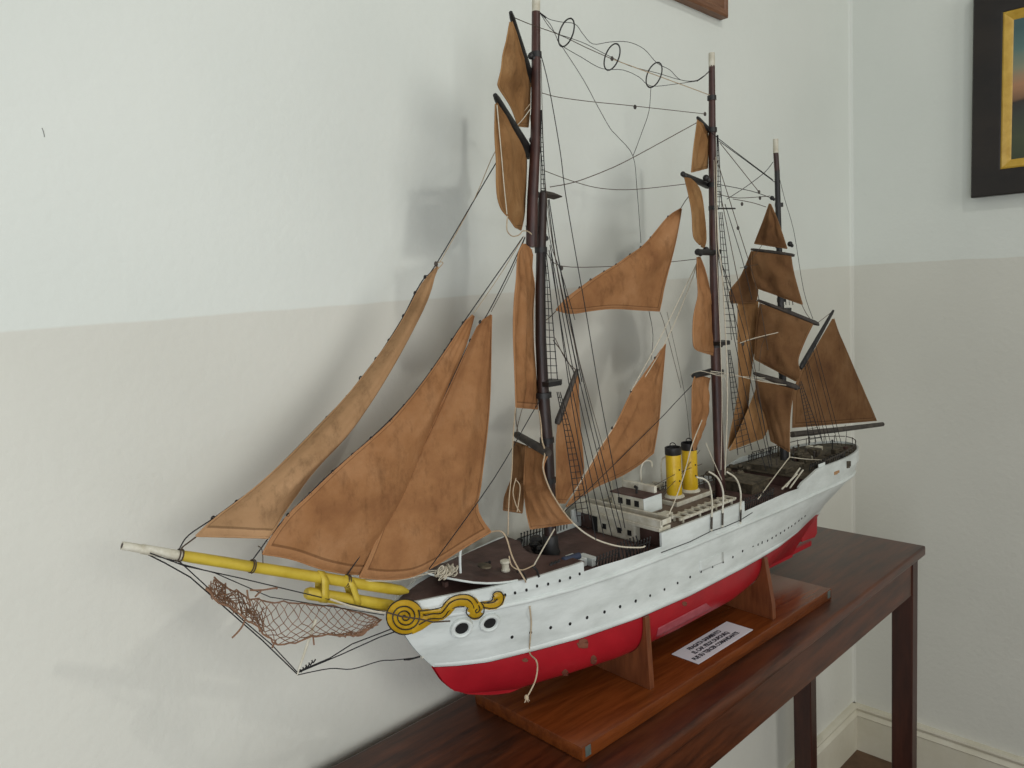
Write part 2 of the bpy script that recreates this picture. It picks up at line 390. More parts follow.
# rows under water
def zkeel(s): return interp(s, [(-.091,1.0),(-.078,.975),(-.062,.956),(-.04,.943),(-.01,.933),(.04,.919),(.2,.914),(.9,.910)])
def full(s): return interp(s, [(-.09,1.0),(.05,1.9),(.2,2.7),(.5,2.7),(.7,1.25),(.9,.8)])
SB = [-.0905+(.905+.0905)*(.5-.5*math.cos(PI*i/NU))*.6+(.905+.0905)*(i/NU)*.4 for i in range(NU+1)]
TT = [0,.08,.18,.3,.42,.54,.65,.75,.83,.9,.95,.985,1]
def under(s, t):
    zw, zk = interp(s,ZW)-.0005, zkeel(s); e = full(s); w = interp(s,WS)
    n = .004+max(0, w-.004)*max(0, 1-t**e)**(1/e); return Vector((s, -n, zw+(zk-zw)*t))
def send(t): return interp(t, [(0,.932),(.12,.915),(.38,.860),(.78,.831),(1,.829)])
und_rows = [[under(-.0905+(s+.0905)*(send(t)+.0905)/(.905+.0905), t) for s in SB] for t in TT]
def mirror(rows): return [[Vector((p.x,-p.y,p.z)) for p in r] for r in rows]
ZB = .905
ship = empty('model_sailing_ship', (SO.x, SO.y, ZB), ANG)
tag(ship, 'white and red three-masted model sailing ship with brown sails on a wooden stand', 'model ship')
def part(b, name, m, parent=None, **k):
    o = b.build(name, m, parent or ship, **k)
    if parent is None: o.location = (0,0,-ZB)
    return o
b = MB()
for rows in (top_rows, mirror(top_rows)): b.grid(rows)
# stern closure
bmesh.ops.remove_doubles(b.bm, verts=b.bm.verts, dist=.0006)
hull = part(b, 'hull', 'white', ang=50)
bv = BVHTree.FromPolygons([tuple(v.co) for v in hull.data.vertices], [tuple(p.vertices) for p in hull.data.polygons])
b = MB()
for rows in (und_rows, mirror(und_rows)): b.grid(rows)
ks = [Vector((s, 0, zkeel(s)-.003)) for s in SB if -.05 < s < .83]
kd = [.004*min(1, max(0, (p.x+.05)/.06)) for p in ks]
b.grid([[Vector((p.x,-.004,p.z+.004)) for p in ks],[Vector((p.x,-.004,p.z+.003-w-w*.6)) for p, w in zip(ks,kd)],[Vector((p.x,.004,p.z+.003-w-w*.6)) for p, w in zip(ks,kd)],[Vector((p.x,.004,p.z+.004)) for p in ks]])
bmesh.ops.remove_doubles(b.bm, verts=b.bm.verts, dist=.0004)
bottom = part(b, 'hull_bottom', 'red', ang=50)
bvr = BVHTree.FromPolygons([tuple(v.co) for v in bottom.data.vertices], [tuple(p.vertices) for p in bottom.data.polygons])
def hit(px, py, tree=None):
    o = to_local(CAM); d = ray(px, py); dl = Vector((d.dot(SX), d.dot(SN), d.z)).normalized()
    loc, nrm, i, dist = (tree or bv).ray_cast(o, dl)
    if loc is None: return at(px, py, -.012), Vector((0,-1,0))
    if nrm.dot(dl) > 0: nrm = -nrm
    return loc, nrm
# stern post, heel and rudder
b = MB(); b.prism([(.822,-.004),(.898,-.004),(.9045,-.002),(.9045,.002),(.898,.004),(.822,.004)], .9085, .9185)
part(b, 'keel_heel', 'red', smooth=False)
rud = [(.8615,.9265),(.915,.9235),(.9245,.930),(.9268,.9740),(.8615,.985)]
b = MB(); a1 = [b.bm.verts.new((s,-.0045,z)) for s, z in rud]; a2 = [b.bm.verts.new((s,.0045,z)) for s, z in rud]
b.face(a1); b.face(list(reversed(a2)))
for i in range(5): b.face((a1[i], a1[(i+1)%5], a2[(i+1)%5], a2[i]))
part(b, 'rudder', 'red', smooth=False, bevel=.0012)
# mouldings along the topsides
def band(T, ZT_, h, d, up, name, m='white', s0=None, s1=None, solid=True):
    b = MB()
    ss = [s for s in urow(T) if (s0 is None or s >= s0) and (s1 is None or s <= s1)]
    for sg in (-1, 1):
        rings = []
        for s in ss:
            n = interp(s,T); z = interp(s,ZT_)+up
            prof = [(-.001,-h),(d*.6,-h*.8),(d,-h*.2),(d,h*.25),(d*.6,h*.8),(-.001,h)]
            rings.append([Vector((s, sg*(n+q), z+w)) for q, w in prof])
        b.ring_loft(rings)
    return part(b, name, m, ang=60)
band(CS, ZC, .0038, .0030, 0, 'rubbing_strake')
band(WS, ZW, .0052, .0026, .0052, 'waterline_moulding')
# raised bulwarks
def bulwark(name, s0, s1, m='white', zt=None):
    zt = zt or ZTOP; ss = [s0+(s1-s0)*i/40 for i in range(41)]
    if s0 < -.14 or s1 > 1.03: ss = [s for s in urow(BS) if s0-1e-6 <= s <= s1+1e-6]
    for sg in (-1, 1):
        b = MB(); rings = []
        for s in ss:
            n = interp(s,BS); z0 = interp(s,ZLOW)-.003; z1 = interp(s,zt)
            rings.append([Vector((s, sg*q, z)) for q, z in ((n+.0006,z0),(n+.0006,z1),(max(n-.0035,.0),z1),(max(n-.0035,.0),z0))])
        b.ring_loft(rings); part(b, name, m, ang=40)
bulwark('forecastle_bulwark', -.143, .125); bulwark('midship_bulwark', .283, .506); bulwark('poop_bulwark', .695, 1.062, zt=[(.695,1.0965),(.712,1.104),(.735,1.1075),(.775,1.1165),(.8,1.1165),(.9,1.112),(1.06,1.110)])
# black line below the midship bulwark
b = MB()
pl_ = [hit(px,py) for px, py in ((661,552.5),(690,541.5),(711,531),(725,526.5),(740,520),(752,512.5))]
b.tube([p+n*.0006 for p, n in pl_], .0007, 5); part(b, 'black_line', 'black')
# decks
def deck(name, s0, s1, z, m, inset=.003, dz=.004):
    ss = [s0+(s1-s0)*i/40 for i in range(41)]
    pol = [(s, -max(.0005, interp(s,BS)-inset)) for s in ss]+[(s, max(.0005, interp(s,BS)-inset)) for s in reversed(ss)]
    return part(MB().prism(pol, z-dz, z), name, m, smooth=False)
deck('forecastle_deck', -.138, .02, 1.1075, 'deck'); deck('waist_deck', .118, .30, 1.084, 'deck')
deck('boat_deck', .303, .500, 1.112, 'planks', .012); deck('quarter_deck', .496, .735, 1.085, 'deck'); deck('poop_deck', .727, 1.056, 1.106, 'grime')
# deck breaks
for s, z0, z1 in ((.305,1.083,1.112),(.499,1.084,1.112),(.728,1.084,1.106)):
    n = interp(s,BS)-.004; part(MB().box((s-.001,-n,z0), (s+.001,n,z1)), 'deck_break_bulkhead', 'deck', smooth=False)
# portholes: a dark round scuttle each
PH = [(505,595),(515,592.8),(526.4,590),(537,586),(548,584),(559.7,580.8),(570,577.7),(579.5,573.8)]
PH2 = [(512,637),(530.6,632.5),(550.6,627.5),(570,623.8),(587,617.5),(604.4,611.9),(620,606.6),(635.6,601),(650,595.6),(664.4,589.4),(677.5,583),(690,577),(701,571.6),(712.5,566.7),(723,562),(732.8,557),(742.5,551),(767.5,540.6),(772,538),(776,535.6),(780.5,533),(784.4,530.5),(788.4,527.8),(791.6,526),(795,523.4),(798.8,520.6),(801.6,518.4),(805,516)]
fcb = [o for o in bpy.data.objects if o.name.startswith('forecastle_bulwark')][0]
bvf = BVHTree.FromPolygons([tuple(v.co) for v in fcb.data.vertices], [tuple(p.vertices) for p in fcb.data.polygons])
for px, py in PH:
    p, n = hit(px, py, bvf)
    if abs(p.y) < .02: p, n = hit(px, py)
    part(MB().disc(p, n, .0019, .0023, .0006), 'porthole', 'blackhole', fcb, smooth=False)
for px, py in PH2:
    p, n = hit(px, py); r = .0023 if px < 650 else .0019
    part(MB().disc(p, n, r, r*1.15, .0006), 'porthole', 'blackhole', hull, smooth=False)
for px, py, w, h in ((753,546.3,.0035,.0022),(758,544.5,.0024,.005),(762,542.5,.0028,.006)):
    p, n = hit(px, py); part(MB().disc(p, n, w*.6, h*.5, .0006, seg=8), 'paint_loss', 'blackhole', hull, smooth=False)
# hawse pipes on the bow
for px, py, r in ((461.5,627.5,.0098),(489.4,622.3,.0092)):
    p, n = hit(px, py); e1 = Vector((0,0,1)).cross(n).normalized(); e2 = n.cross(e1)
    h_ = part(MB().torus(p+n*.0012, e1, e2, r*1.28, r*.36, 28, 8), 'hawse_pipe', 'white')
    part(MB().disc(p+n*.0008, n, r, r, .0008, seg=22), 'hawse_hole', 'blackhole', h_, smooth=False)
# white plate amidships, paint chips and scuff
def patch_on(name, m, quad, tree, off=.0005, parent=None, jag=0):
    P = []
    for i in range(9):
        row = []
        for j in range(9):
            u, v = i/8, j/8
            if jag:
                a = 2*PI*j/8; rr = u*(1+.35*noise.noise(Vector((quad[0][0]+3*math.cos(a), 3*math.sin(a), 1.7))))
                c = Vector(((quad[0][0]+quad[2][0])/2, (quad[0][1]+quad[2][1])/2)); w = (quad[2][0]-quad[0][0])/2; h = (quad[2][1]-quad[0][1])/2
                x, y = c.x+w*rr*math.cos(a), c.y+h*rr*math.sin(a)
            else:
                x = (1-u)*((1-v)*quad[0][0]+v*quad[1][0])+u*((1-v)*quad[3][0]+v*quad[2][0]); y = (1-u)*((1-v)*quad[0][1]+v*quad[1][1])+u*((1-v)*quad[3][1]+v*quad[2][1])
            p, n = hit(x, y, tree); row.append(p+n*off)
        P.append(row)
    return part(MB().grid(P), name, m, parent, solid=.0006)
patch_on('hull_plate', 'white', [(699,561.5),(723,551.5),(723.5,562),(699.5,572)], bv, .0003)
for q in ((577,637,589,649),(590,655,597,664),(562,669,569,676),(522,658,528,662),(682,601.5,687,606)):
    patch_on('paint_chip', 'chip', [(q[0],q[1]),(q[2],q[1]),(q[2],q[3]),(q[0],q[3])], bvr, .0004, bottom, 1)
patch_on('pale_scuff', 'scuff', [(658,628),(706,603),(712,608),(656,637)], bvr, .0004, bottom)
# ------------------------------------------------------------------ stand and caption card
stand = empty('display_stand', (SO.x, SO.y, ZT), ANG)
tag(stand, 'varnished wooden board with two cradle uprights holding the model ship', 'display stand')
def spart(b, name, m, parent=None, **k):
    o = b.build(name, m, parent or stand, **k)
    if parent is None: o.location = (0,0,-ZT)
    return o
ZP = ZT+.022
c0 = to_local(Vector((-1.5985,-.2985,0))); c1 = to_local(Vector((-.8705,-.3240,0)))
ax = (c1-c0).normalized(); ay = Vector((-ax.y, ax.x, 0)); Lb = (c1-c0).length; Wb = .232
mt = Matrix((ax, ay, Vector((0,0,1)))).transposed().to_4x4(); mt.translation = Vector((c0.x, c0.y, 0))
spart(MB().box((0,0,ZT+.0006), (Lb,Wb,ZP), mt, .0012), 'base_board', 'board', ang=30)
for x in (.0055, Lb-.0165):
    spart(MB().box((x,-.0006,ZT+.006), (x+.011,.002,ZP-.001), mt), 'corner_plate', 'plate', smooth=False)
def upright(wpt, th):
    q = to_local(Vector(wpt)); s = q.x; nb = -q.y; zt_ = interp(s+th/2,ZW)+.0005
    # clearance is taken from the fullest section across the thickness
    def hn(t): return max(abs(under(ss, t).y) for ss in (s, s+th/2, s+th))+.0012
    zk = zkeel(s); inner = []
    for i in range(0, 25):
        t = i/24; z = (zt_-.001)+(zk-.0065-(zt_-.001))*t
        inner.append((hn(min(1,max(0,(interp(s,ZW)-z)/(interp(s,ZW)-zk)))), z))
    right = [(max(n, .0055), z) for n, z in inner]
    no_ = right[0][0]+.0045
    prof = [(-nb,ZP+.0004),(-(nb-.001),ZP+.028),(-no_,zt_)]+[(-n,z) for n, z in right]+[(n,z) for n, z in reversed(right)]+[(no_,zt_),(nb-.001,ZP+.028),(nb,ZP+.0004)]
    b = MB(); b.ring_loft([[Vector((s,n,z)) for n, z in prof],[Vector((s+th,n,z)) for n, z in prof]])
    return spart(b, 'upright', 'upright', smooth=False)
upright((-1.4135,-.2785,0), .0105); upright((-1.0704,-.3040,0), .0105)

ca = Vector((-1.2942,-.2378,ZP)); cb = Vector((-1.2973,-.2916,ZP)); cc = Vector((-1.1300,-.2972,ZP))
cx_ = (cc-cb).normalized(); cy_ = Vector((-cx_.y, cx_.x, 0)); Wc = (cc-cb).length; Hc = .0535
card = empty('caption_card', (cb.x, cb.y, ZP), math.atan2(cx_.y, cx_.x))
tag(card, 'small white card with three lines of capital lettering lying on the base board', 'caption card')
b = MB(); b.box((0,0,.0006), (Wc,Hc,.0014)); b.build('card_sheet', 'card', card, False)
def text_mesh(txt, size, name):
    cu = bpy.data.curves.new('t', 'FONT'); cu.body = txt; cu.size = size; cu.align_x = 'CENTER'; cu.offset = size*.045; cu.resolution_u = 3; cu.extrude = .0001
    to = bpy.data.objects.new('t', cu); COL.objects.link(to)
    bpy.context.view_layer.update(); dg = bpy.context.evaluated_depsgraph_get()
    me = bpy.data.meshes.new_from_object(to.evaluated_get(dg)); bpy.data.objects.remove(to); bpy.data.curves.remove(cu)
    me.name = name; o = bpy.data.objects.new(name, me); COL.objects.link(o); me.materials.clear(); me.materials.append(MT['ink']); return o
for i, t in enumerate(('FRAGATA SARMIENTO', 'EL CAP. FELIX DUFOURQ', 'FUE SU TERCER COMANDANTE')):
    o = text_mesh(t, .0102, 'lettering'); o.parent = card; o.location = (Wc*(.47,.465,.44)[i], .0375-i*.0135, .00155); o.scale = (.92,1.16,1)

# ------------------------------------------------------------------ bowsprit
b = MB(); sp0 = at(181,555.5); sp1 = at(408,591.5)
d = (sp1-sp0)
b.tube([sp0, sp0+d*.04, sp0+d*.9, sp0+d*.96, sp1], .0065, 14, [.0058,.0062,.0072,.0066,.0025])
bow = part(b, 'bowsprit', 'yellow2')
t0 = at(122,545.5); t1 = at(183,556)
part(MB().tube([t0, t0+(t1-t0)*.3, t0+(t1-t0)*.31, t1], .0048, 12, [.0044,.0046,.0052,.0055]), 'bowsprit_tip', 'white2', bow)
part(MB().tube([t0-(t1-t0)*.003, t0], .0028, 8), 'tip_hole', 'mast', bow)
lo0 = at(306,593); lo1 = at(399,607)
part(MB().tube([lo0, lo0+(lo1-lo0)*.03, lo0+(lo1-lo0)*.9, lo1], .0075, 14, [.006,.0078,.0078,.005]), 'lower_boom', 'yellow2')
for k in (.10, .44):
    p = sp0+d*((at(322 if k < .2 else 350, 577.5, 0)-sp0).length/d.length); q = lo0+(lo1-lo0)*(.16 if k < .2 else .5)
    dn = d.normalized()
    ring = smooth_curve([p+Vector((0,0,.0085)), p+Vector((0,-.0085,0)), (p+q)/2+Vector((0,-.0088,0)), q+Vector((0,-.0088,0)), q+Vector((0,0,-.009)), q+Vector((0,.0088,0)), (p+q)/2+Vector((0,.0088,0)), p+Vector((0,.0085,0)), p+Vector((0,0,.0085))], 4)
    b = MB(); b.ring_loft([[x-dn*.005-(x-(p+q)/2).normalized()*0 for x in ring[:-1]], [x+dn*.005 for x in ring[:-1]]], caps=False)
    part(b, 'spar_band', 'yellow2', bow, solid=.0012)
for px, py in ((178,555),(181,555.5),(251,566),(253,566.5),(346,580.5),(348,581)):
    p = at(px,py); e1 = Vector((0,1,0)); e2 = d.cross(e1); r_ = .0062 if px < 200 else .007; b = MB()
    b.torus(p, e1, e2, r_+.0006, .0008, 14, 5); part(b, 'rope_lashing', 'brownrope', bow)
part(MB().tube([at(316,619,0), at(297,675,0)], .0016, 7, [.0022,.0012]), 'dolphin_striker', 'white2')
b = MB()
for i in range(5): b.tube(smooth_curve([at(300+i*3.0,669.5-i*2.3,-.001), at(301+i*3.0,672-i*2.3,-.004), at(303.5+i*3,668.5-i*2.3,-.001)],3), .0009, 5)
part(b, 'striker_lashing', 'blackrope')

# bowsprit net
topl = smooth_curve(L((214,577,.012),(222,584,.013),(240,594,.014),(256,600,.014),(290,603,.014),(330,606,.012),(350,611,.008),(377,618,.002)))
botl = smooth_curve(L((207,589,-.016),(216,600,-.018),(232,609,-.02),(250,621,-.022),(268,637,-.02),(281,644,-.018),(320,636,-.018),(353,636,-.012),(372,627,-.006),(380,619,-.002)))
A_ = resample(topl, 40); B_ = resample(botl, 40); NV = 9
def netp(i, j):
    u = j/NV; p = A_[i].lerp(B_[i], u); w = math.sin(PI*u)
    p = p.copy(); p.z -= .010*w*math.sin(PI*i/39); p += Vector((noise.noise(p*90), noise.noise(p*90+Vector((9,2,4))), noise.noise(p*90+Vector((3,7,1)))))*.0034
    return p
b = MB(); G = [[netp(i,j) for j in range(NV+1)] for i in range(40)]
for i in range(39):
    for j in range(NV):
        if (i+j) % 2 == 0: b.tube([G[i][j], G[i+1][j+1]], .00055, 4)
        else: b.tube([G[i+1][j], G[i][j+1]], .00055, 4)
b.tube([g_[0] for g_ in G], .0010, 5); b.tube([g_[-1] for g_ in G], .0011, 5)
for k in range(26):   # bunched twine at the fore end
    i0 = random.randint(0, 9); pts = [G[min(39,i0+q)][random.randint(0,NV)]+Vector((random.uniform(-1,1),random.uniform(-1,1),random.uniform(-1,1)))*.003 for q in range(5)]
    b.tube(smooth_curve(pts,3), .0006, 4)
for k in range(16):
    i0 = random.randint(26, 34); pts = [G[min(39,i0+q)][NV-random.randint(0,2)]+Vector((0,0,random.uniform(-1,1)*.003)) for q in range(5)]
    b.tube(smooth_curve(pts,3), .0007, 4)
for ps in ([(246,617),(243,625),(238,632),(232,638)], [(247,590),(248,597),(251,606)], [(250,590),(262,590),(275,588),(277,589)], [(262,590),(255,597)], [(313,636),(314,645)], [(276,640),(272,648)]):
    b.tube(smooth_curve(L(*[(x,y,-.012) for x,y in ps])), .0011, 5)
part(b, 'bowsprit_net', 'net')

# scroll carving on the bow
def sc(x, y, off=.0015):
    px, py = 380+x/6.4, 570+y/6.4
    o = to_local(CAM); dd = ray(px, py); dl = Vector((dd.dot(SX), dd.dot(SN), dd.z)).normalized()
    loc = at(px, py, -.027)
    for tr in (bvf, bv):
        l2, nr, _, _ = tr.ray_cast(o, dl)
        if l2 is not None and l2.y < -.027: loc = l2-dl*.0; break
    return loc-dl*off
cxs, cys = 160, 300
spr = [sc(cxs+(100-k*.86)*math.cos(-.15+k*.178)*(1.05), cys+(100-k*.86)*math.sin(-.15+k*.178), .002) for k in range(104)]
disc_ = MB()
disc_.ring_loft([[sc(cxs+r*math.cos(a)*1.07, cys+r*math.sin(a), o_) for a in [2*PI*i/40 for i in range(40)]] for r, o_ in ((110,-.001),(112,.001),(106,.003),(80,.004),(40,.0045),(6,.0045))])
disc_.tube([sc(x,y,.001) for x,y in ((200,385),(255,350),(300,318),(340,292),(390,285),(420,262),(440,235),(470,208),(510,192),(555,195),(590,212),(612,238),(622,262),(612,285),(598,288))], .0045, 10, [q*.48 for q in (.0045,.0060,.0062,.0062,.0062,.0062,.0064,.0064,.0064,.0062,.0062,.0066,.0072,.0070,.0050)], 2.9)
disc_.tube([sc(x,y,.0015) for x,y in ((625,212),(660,222),(700,224),(735,218),(762,202),(772,178),(760,160),(745,164))], .004, 10, [q*.48 for q in (.003,.0042,.0052,.0058,.0058,.0054,.0048,.0034)], 2.7)
disc_.tube([sc(x,y,.001) for x,y in ((225,262),(270,268),(330,263),(390,256),(415,236),(440,205),(470,185))], .003, 8, [.002,.0026,.003,.003,.003,.003,.002], 1.2)
for cx2, cy2, r2 in ((608,274,46),(755,172,30)):
    disc_.ring_loft([[sc(cx2+r*math.cos(a)*1.1, cy2+r*math.sin(a), o_) for a in [2*PI*i/20 for i in range(20)]] for r, o_ in ((r2,0),(r2,.002),(r2*.6,.004),(2,.0045))])
scr = part(disc_, 'scroll_carving', 'scrollyellow', ang=60)
b = MB()
b.tube([sc(cxs+(92-k*.95)*math.cos(-.5+k*.2)*1.05, cys+(92-k*.95)*math.sin(-.5+k*.2), .0058) for k in range(92)], .00085, 5)
for ps in ([(250,262),(300,258),(350,250),(392,238),(420,205),(450,178),(500,160),(560,158),(600,178),(625,212)],
           [(285,292),(340,280),(388,278),(420,245),(450,210),(500,188),(560,190),(590,215),(602,245)],
           [(250,350),(300,322),(330,312),(390,310),(420,290),(440,262),(480,240),(540,235)],
           [(560,240),(552,270),(570,300),(605,312),(640,304),(664,275),(664,235),(650,212)],
           [(632,228),(640,255),(620,275),(612,262),(622,250)],
           [(645,205),(690,212),(730,205),(752,185)], [(660,238),(710,246),(760,234),(786,205),(792,170),(775,142),(745,138),(722,155),(730,172)], [(665,214),(712,198),(722,172)]):
    b.tube(smooth_curve([sc(x,y,.0062) for x,y in ps],4), .0008, 5)
b.torus(sc(cxs,cys,.001), (sc(cxs+50,cys,.001)-sc(cxs,cys,.001)), (sc(cxs,cys+50,.001)-sc(cxs,cys,.001)), (sc(cxs+114,cys,.001)-sc(cxs,cys,.001)).length, .0011, 40, 5, (sc(cxs,cys+112,.001)-sc(cxs,cys,.001)).length)
part(b, 'black_outline', 'black', scr)

# ------------------------------------------------------------------ masts
def mast(name, pts, r0, r1, m='mast'):
    P = [at(*p) for p in pts]
    n = len(P); return part(MB().tube(P, r0, 12, [r0+(r1-r0)*i/(n-1) for i in range(n)]), name, m)
fm = mast('foremast', [(551,562),(549.5,500),(547,440),(543,388),(540.8,340),(540.5,295),(541.2,245),(543,193)], .0105, .0068, 'mastdark')
P_ = [at(531.5,247,-.004), at(532.5,200,-.004), at(535.2,150,-.004), at(536,100,-.002), at(536,12,0)]
part(MB().tube(P_, .008, 12, [.0085,.0082,.0075,.0072,.0062]), 'topmast', 'mast', fm)
part(MB().tube([at(536,13,0), at(536.2,-6,0)], .006, 10), 'mast_head', 'white2', fm)
def mast_bands(parent, L_):
    for px, py, r_ in L_:
        p = at(px,py,0); part(MB().tube([p-Vector((0,0,.004)), p+Vector((0,0,.004))], r_, 12), 'mast_band', 'black', parent)
mast_bands(fm, ((536,55,.0085),(536,118,.0085),(535,150,.0088),(533.5,195,.0088),(532,228,.0092),(541,250,.0095),(543.5,395,.0125),(547,440,.0112),(549,480,.011)))
mm = mast('mainmast', [(720.5,505),(719,460),(717,400),(715,340)], .0095, .009)
part(MB().tube([at(716,360,0), at(714,270,0), at(712.5,180,0), at(711.8,66,0)], .008, 12, [.0088,.008,.007,.0055]), 'topmast', 'mast', mm)
part(MB().tube([at(711.8,67,0), at(711.6,53,0)], .0055, 10), 'mast_head', 'white2', mm)
mast_bands(mm, ((711.8,98,.008),(712,130,.0088),(712.5,185,.009),(713.5,208,.009),(715,252,.011),(716,345,.0122),(717,372,.0125)))
zm = mast('mizzenmast', [(784.5,462),(783,400),(781.5,330),(779.5,260),(777,170)], .0085, .005, 'black')
part(MB().tube([at(777,171,0), at(775.8,152,0)], .005, 10), 'mast_head', 'mast', zm)
part(MB().tube([at(775.8,153,0), at(775.6,139,0)], .0051, 10), 'mast_cap', 'white2', zm)
mast_bands(zm, ((779,205,.008),(780,246,.0088),(781.5,300,.009),(782,318,.009),(783,372,.009)))
# tops and crosstrees
def top(px, py, wn, ws, m='black', h=.0035, parent=None):
    p = at(px,py,0); b = MB(); pol = [(p.x-ws*.6,p.y-wn),(p.x+ws*.5,p.y-wn*1.05),(p.x+ws,p.y-wn*.6),(p.x+ws,p.y+wn*.6),(p.x+ws*.5,p.y+wn*1.05),(p.x-ws*.6,p.y+wn)]
    b.prism(pol, p.z-h, p.z+h); return part(b, 'mast_top', m, parent, smooth=False)
top(546,383,.020,.022,parent=fm); top(716,343,.022,.022,parent=mm); top(781.5,310,.016,.018,parent=zm)
b = MB(); p = at(541,194,0); q = at(562,196.5,-.005)
b.ring_loft([[p+Vector((0,0,.006)),p+Vector((0,.004,0)),p-Vector((0,0,.004)),p-Vector((0,.004,0))],[p.lerp(q,.6)+Vector((0,0,.0045)),p.lerp(q,.6)+Vector((0,.005,0)),p.lerp(q,.6)-Vector((0,0,.006)),p.lerp(q,.6)-Vector((0,.005,0))],[q+Vector((0,0,.0008)),q+Vector((0,.0008,0)),q-Vector((0,0,.0008)),q-Vector((0,.0008,0))]])
part(b, 'crosstree', 'spar', fm)
b = MB(); b.tube([at(713,208,.012), at(715,208,-.012)], .0022, 6); b.tube([at(713,208.5,0), at(735,208.5,0)], .0016, 6); part(b, 'crosstree', 'black', mm)

# ------------------------------------------------------------------ yards and spars
def spar(name, a, c, ra, rc, m='black', mid=None):
    P = L(a, c); P = [P[0], P[0].lerp(P[1],.06), P[0].lerp(P[1],.5), P[0].lerp(P[1],.94), P[1]]
    return part(MB().tube(P, ra, 9, [ra*.7,ra,mid or (ra+rc)/2,rc,rc*.7]), name, m)
spar('yard', (510.7,12.3,-.06), (531,84,.022), .0036, .0078); spar('yard', (495,95,-.06), (528,155,.022), .0042, .0108)
spar('yard', (515.5,434,.05), (549,453.5,-.05), .0058, .0068, 'spar')
spar('yard', (682,174,-.04), (709,186,.022), .0042, .0065); spar('yard', (697.5,117.5,-.03), (709,131,.012), .0032, .005)
spar('yard', (697,252,-.03), (716,253,.002), .0055, .005); spar('yard', (693,376,-.02), (712,371,.01), .005, .006)
spar('yard', (751,249.3,.022), (794.5,255.5,-.058), .0028, .0034, 'spar', .004); spar('yard', (757.5,300,.037), (818.5,324.3,-.073), .0030, .0048, 'spar', .005)
spar('yard', (753.5,373,.022), (798,388,-.068), .0036, .0062, 'spar', .006)
spar('gaff', (833.4,310.5,0), (800.5,368.5,0), .0034, .0058, 'black'); part(MB().tube(L((792,434.5,0),(840,429.5,0),(882.5,424.2,0)), .006, 12, [.0064,.0060,.0052]), 'boom', 'spar')
spar('gaff', (577.5,369,0), (557,424,0), .0035, .0055, 'spar')
# ------------------------------------------------------------------ sails
def sail(name, left, right, m, nl, nr, bulge=.01, fold=.004, seed=0, parent=None, label=None, NU_=26, NV_=18, fdir='v', ff=3.0, hem=True, foot=None, dn=0, curl=0):
    """left/right: edges from head to foot; nl/nr: athwart offset at head and foot of each edge"""
    def edge(pts, n0, n1):
        k = len(pts); return [at(p[0], p[1], p[2]+dn if len(p) > 2 else dn+n0+(n1-n0)*i/max(1,k-1)) for i, p in enumerate(pts)]
    Lp = resample(smooth_curve(edge(left,*nl),5), NU_+1); Rp = resample(smooth_curve(edge(right,*nr),5), NU_+1)
    P = []
    for i in range(NU_+1):
        v = i/NU_; row = []
        for j in range(NV_+1):
            u = j/NV_; p = Lp[i].lerp(Rp[i], u)
            row.append(p)
        P.append(row)
    if foot:   # curved foot between the lower corners
        k = len(foot); Fp = resample(smooth_curve([Lp[-1]]+[at(x, y, Lp[-1].y+(Rp[-1].y-Lp[-1].y)*(i+1)/(k+1)) for i, (x, y) in enumerate(foot)]+[Rp[-1]],5), NV_+1)
        D = [f-p for f, p in zip(Fp, P[-1])]
        for i in range(NU_+1):
            w = (i/NU_)**3
            for j in range(NV_+1): P[i][j] = P[i][j]+D[j]*w
    # bulge along the local normal
    out = []
    for i in range(NU_+1):
        row = []
        for j in range(NV_+1):
            u, v = j/NV_, i/NU_
            a = P[min(i+1,NU_)][j]-P[max(i-1,0)][j]; c = P[i][min(j+1,NV_)]-P[i][max(j-1,0)]
            n = a.cross(c)
            n = n.normalized() if n.length > 1e-9 else Vector((0,-1,0))
            if n.y > 0: n = -n
            w = math.sin(PI*u)*math.sin(PI*min(1,max(0,v)))**.7 if 0 < v < 1 else 0
            fo = noise.noise(Vector((u*ff*(1 if fdir=='u' else 1.3)+seed*7.3, v*ff*(.35 if fdir=='u' else .8)+seed*3.1, seed)))+.45*noise.noise(Vector((u*ff*2.6+seed, v*ff*1.2, seed+4.)))
            e = min(1, 6*u, 6*(1-u))*min(1, 8*v, 5*(1-v)+.25)
            row.append(P[i][j]+n*(bulge*w+fold*fo*e)+Vector((0,1,0))*(curl*max(0,(u-.62)/.38)**1.4*math.sin(PI*v)**.8))
        out.append(row)
    o = part(MB().uvgrid(out), name, m, parent, solid=.0012, ang=180, label=label)
    if hem:
        b = MB()
        for edge_ in ([r[0] for r in out], [r[-1] for r in out], out[-1]): b.tube(edge_, .0011, 5)
        part(b, 'bolt_rope', m, o)
    return o
def hanks(parent, pts, n=0):
    for q in pts:
        p = at(q[0], q[1], n); b = MB(); b.torus(p, Vector((1,0,.3)), Vector((0,0,1)), .0017, .0011, 9, 4); part(b, 'hank', 'blackrope', parent)
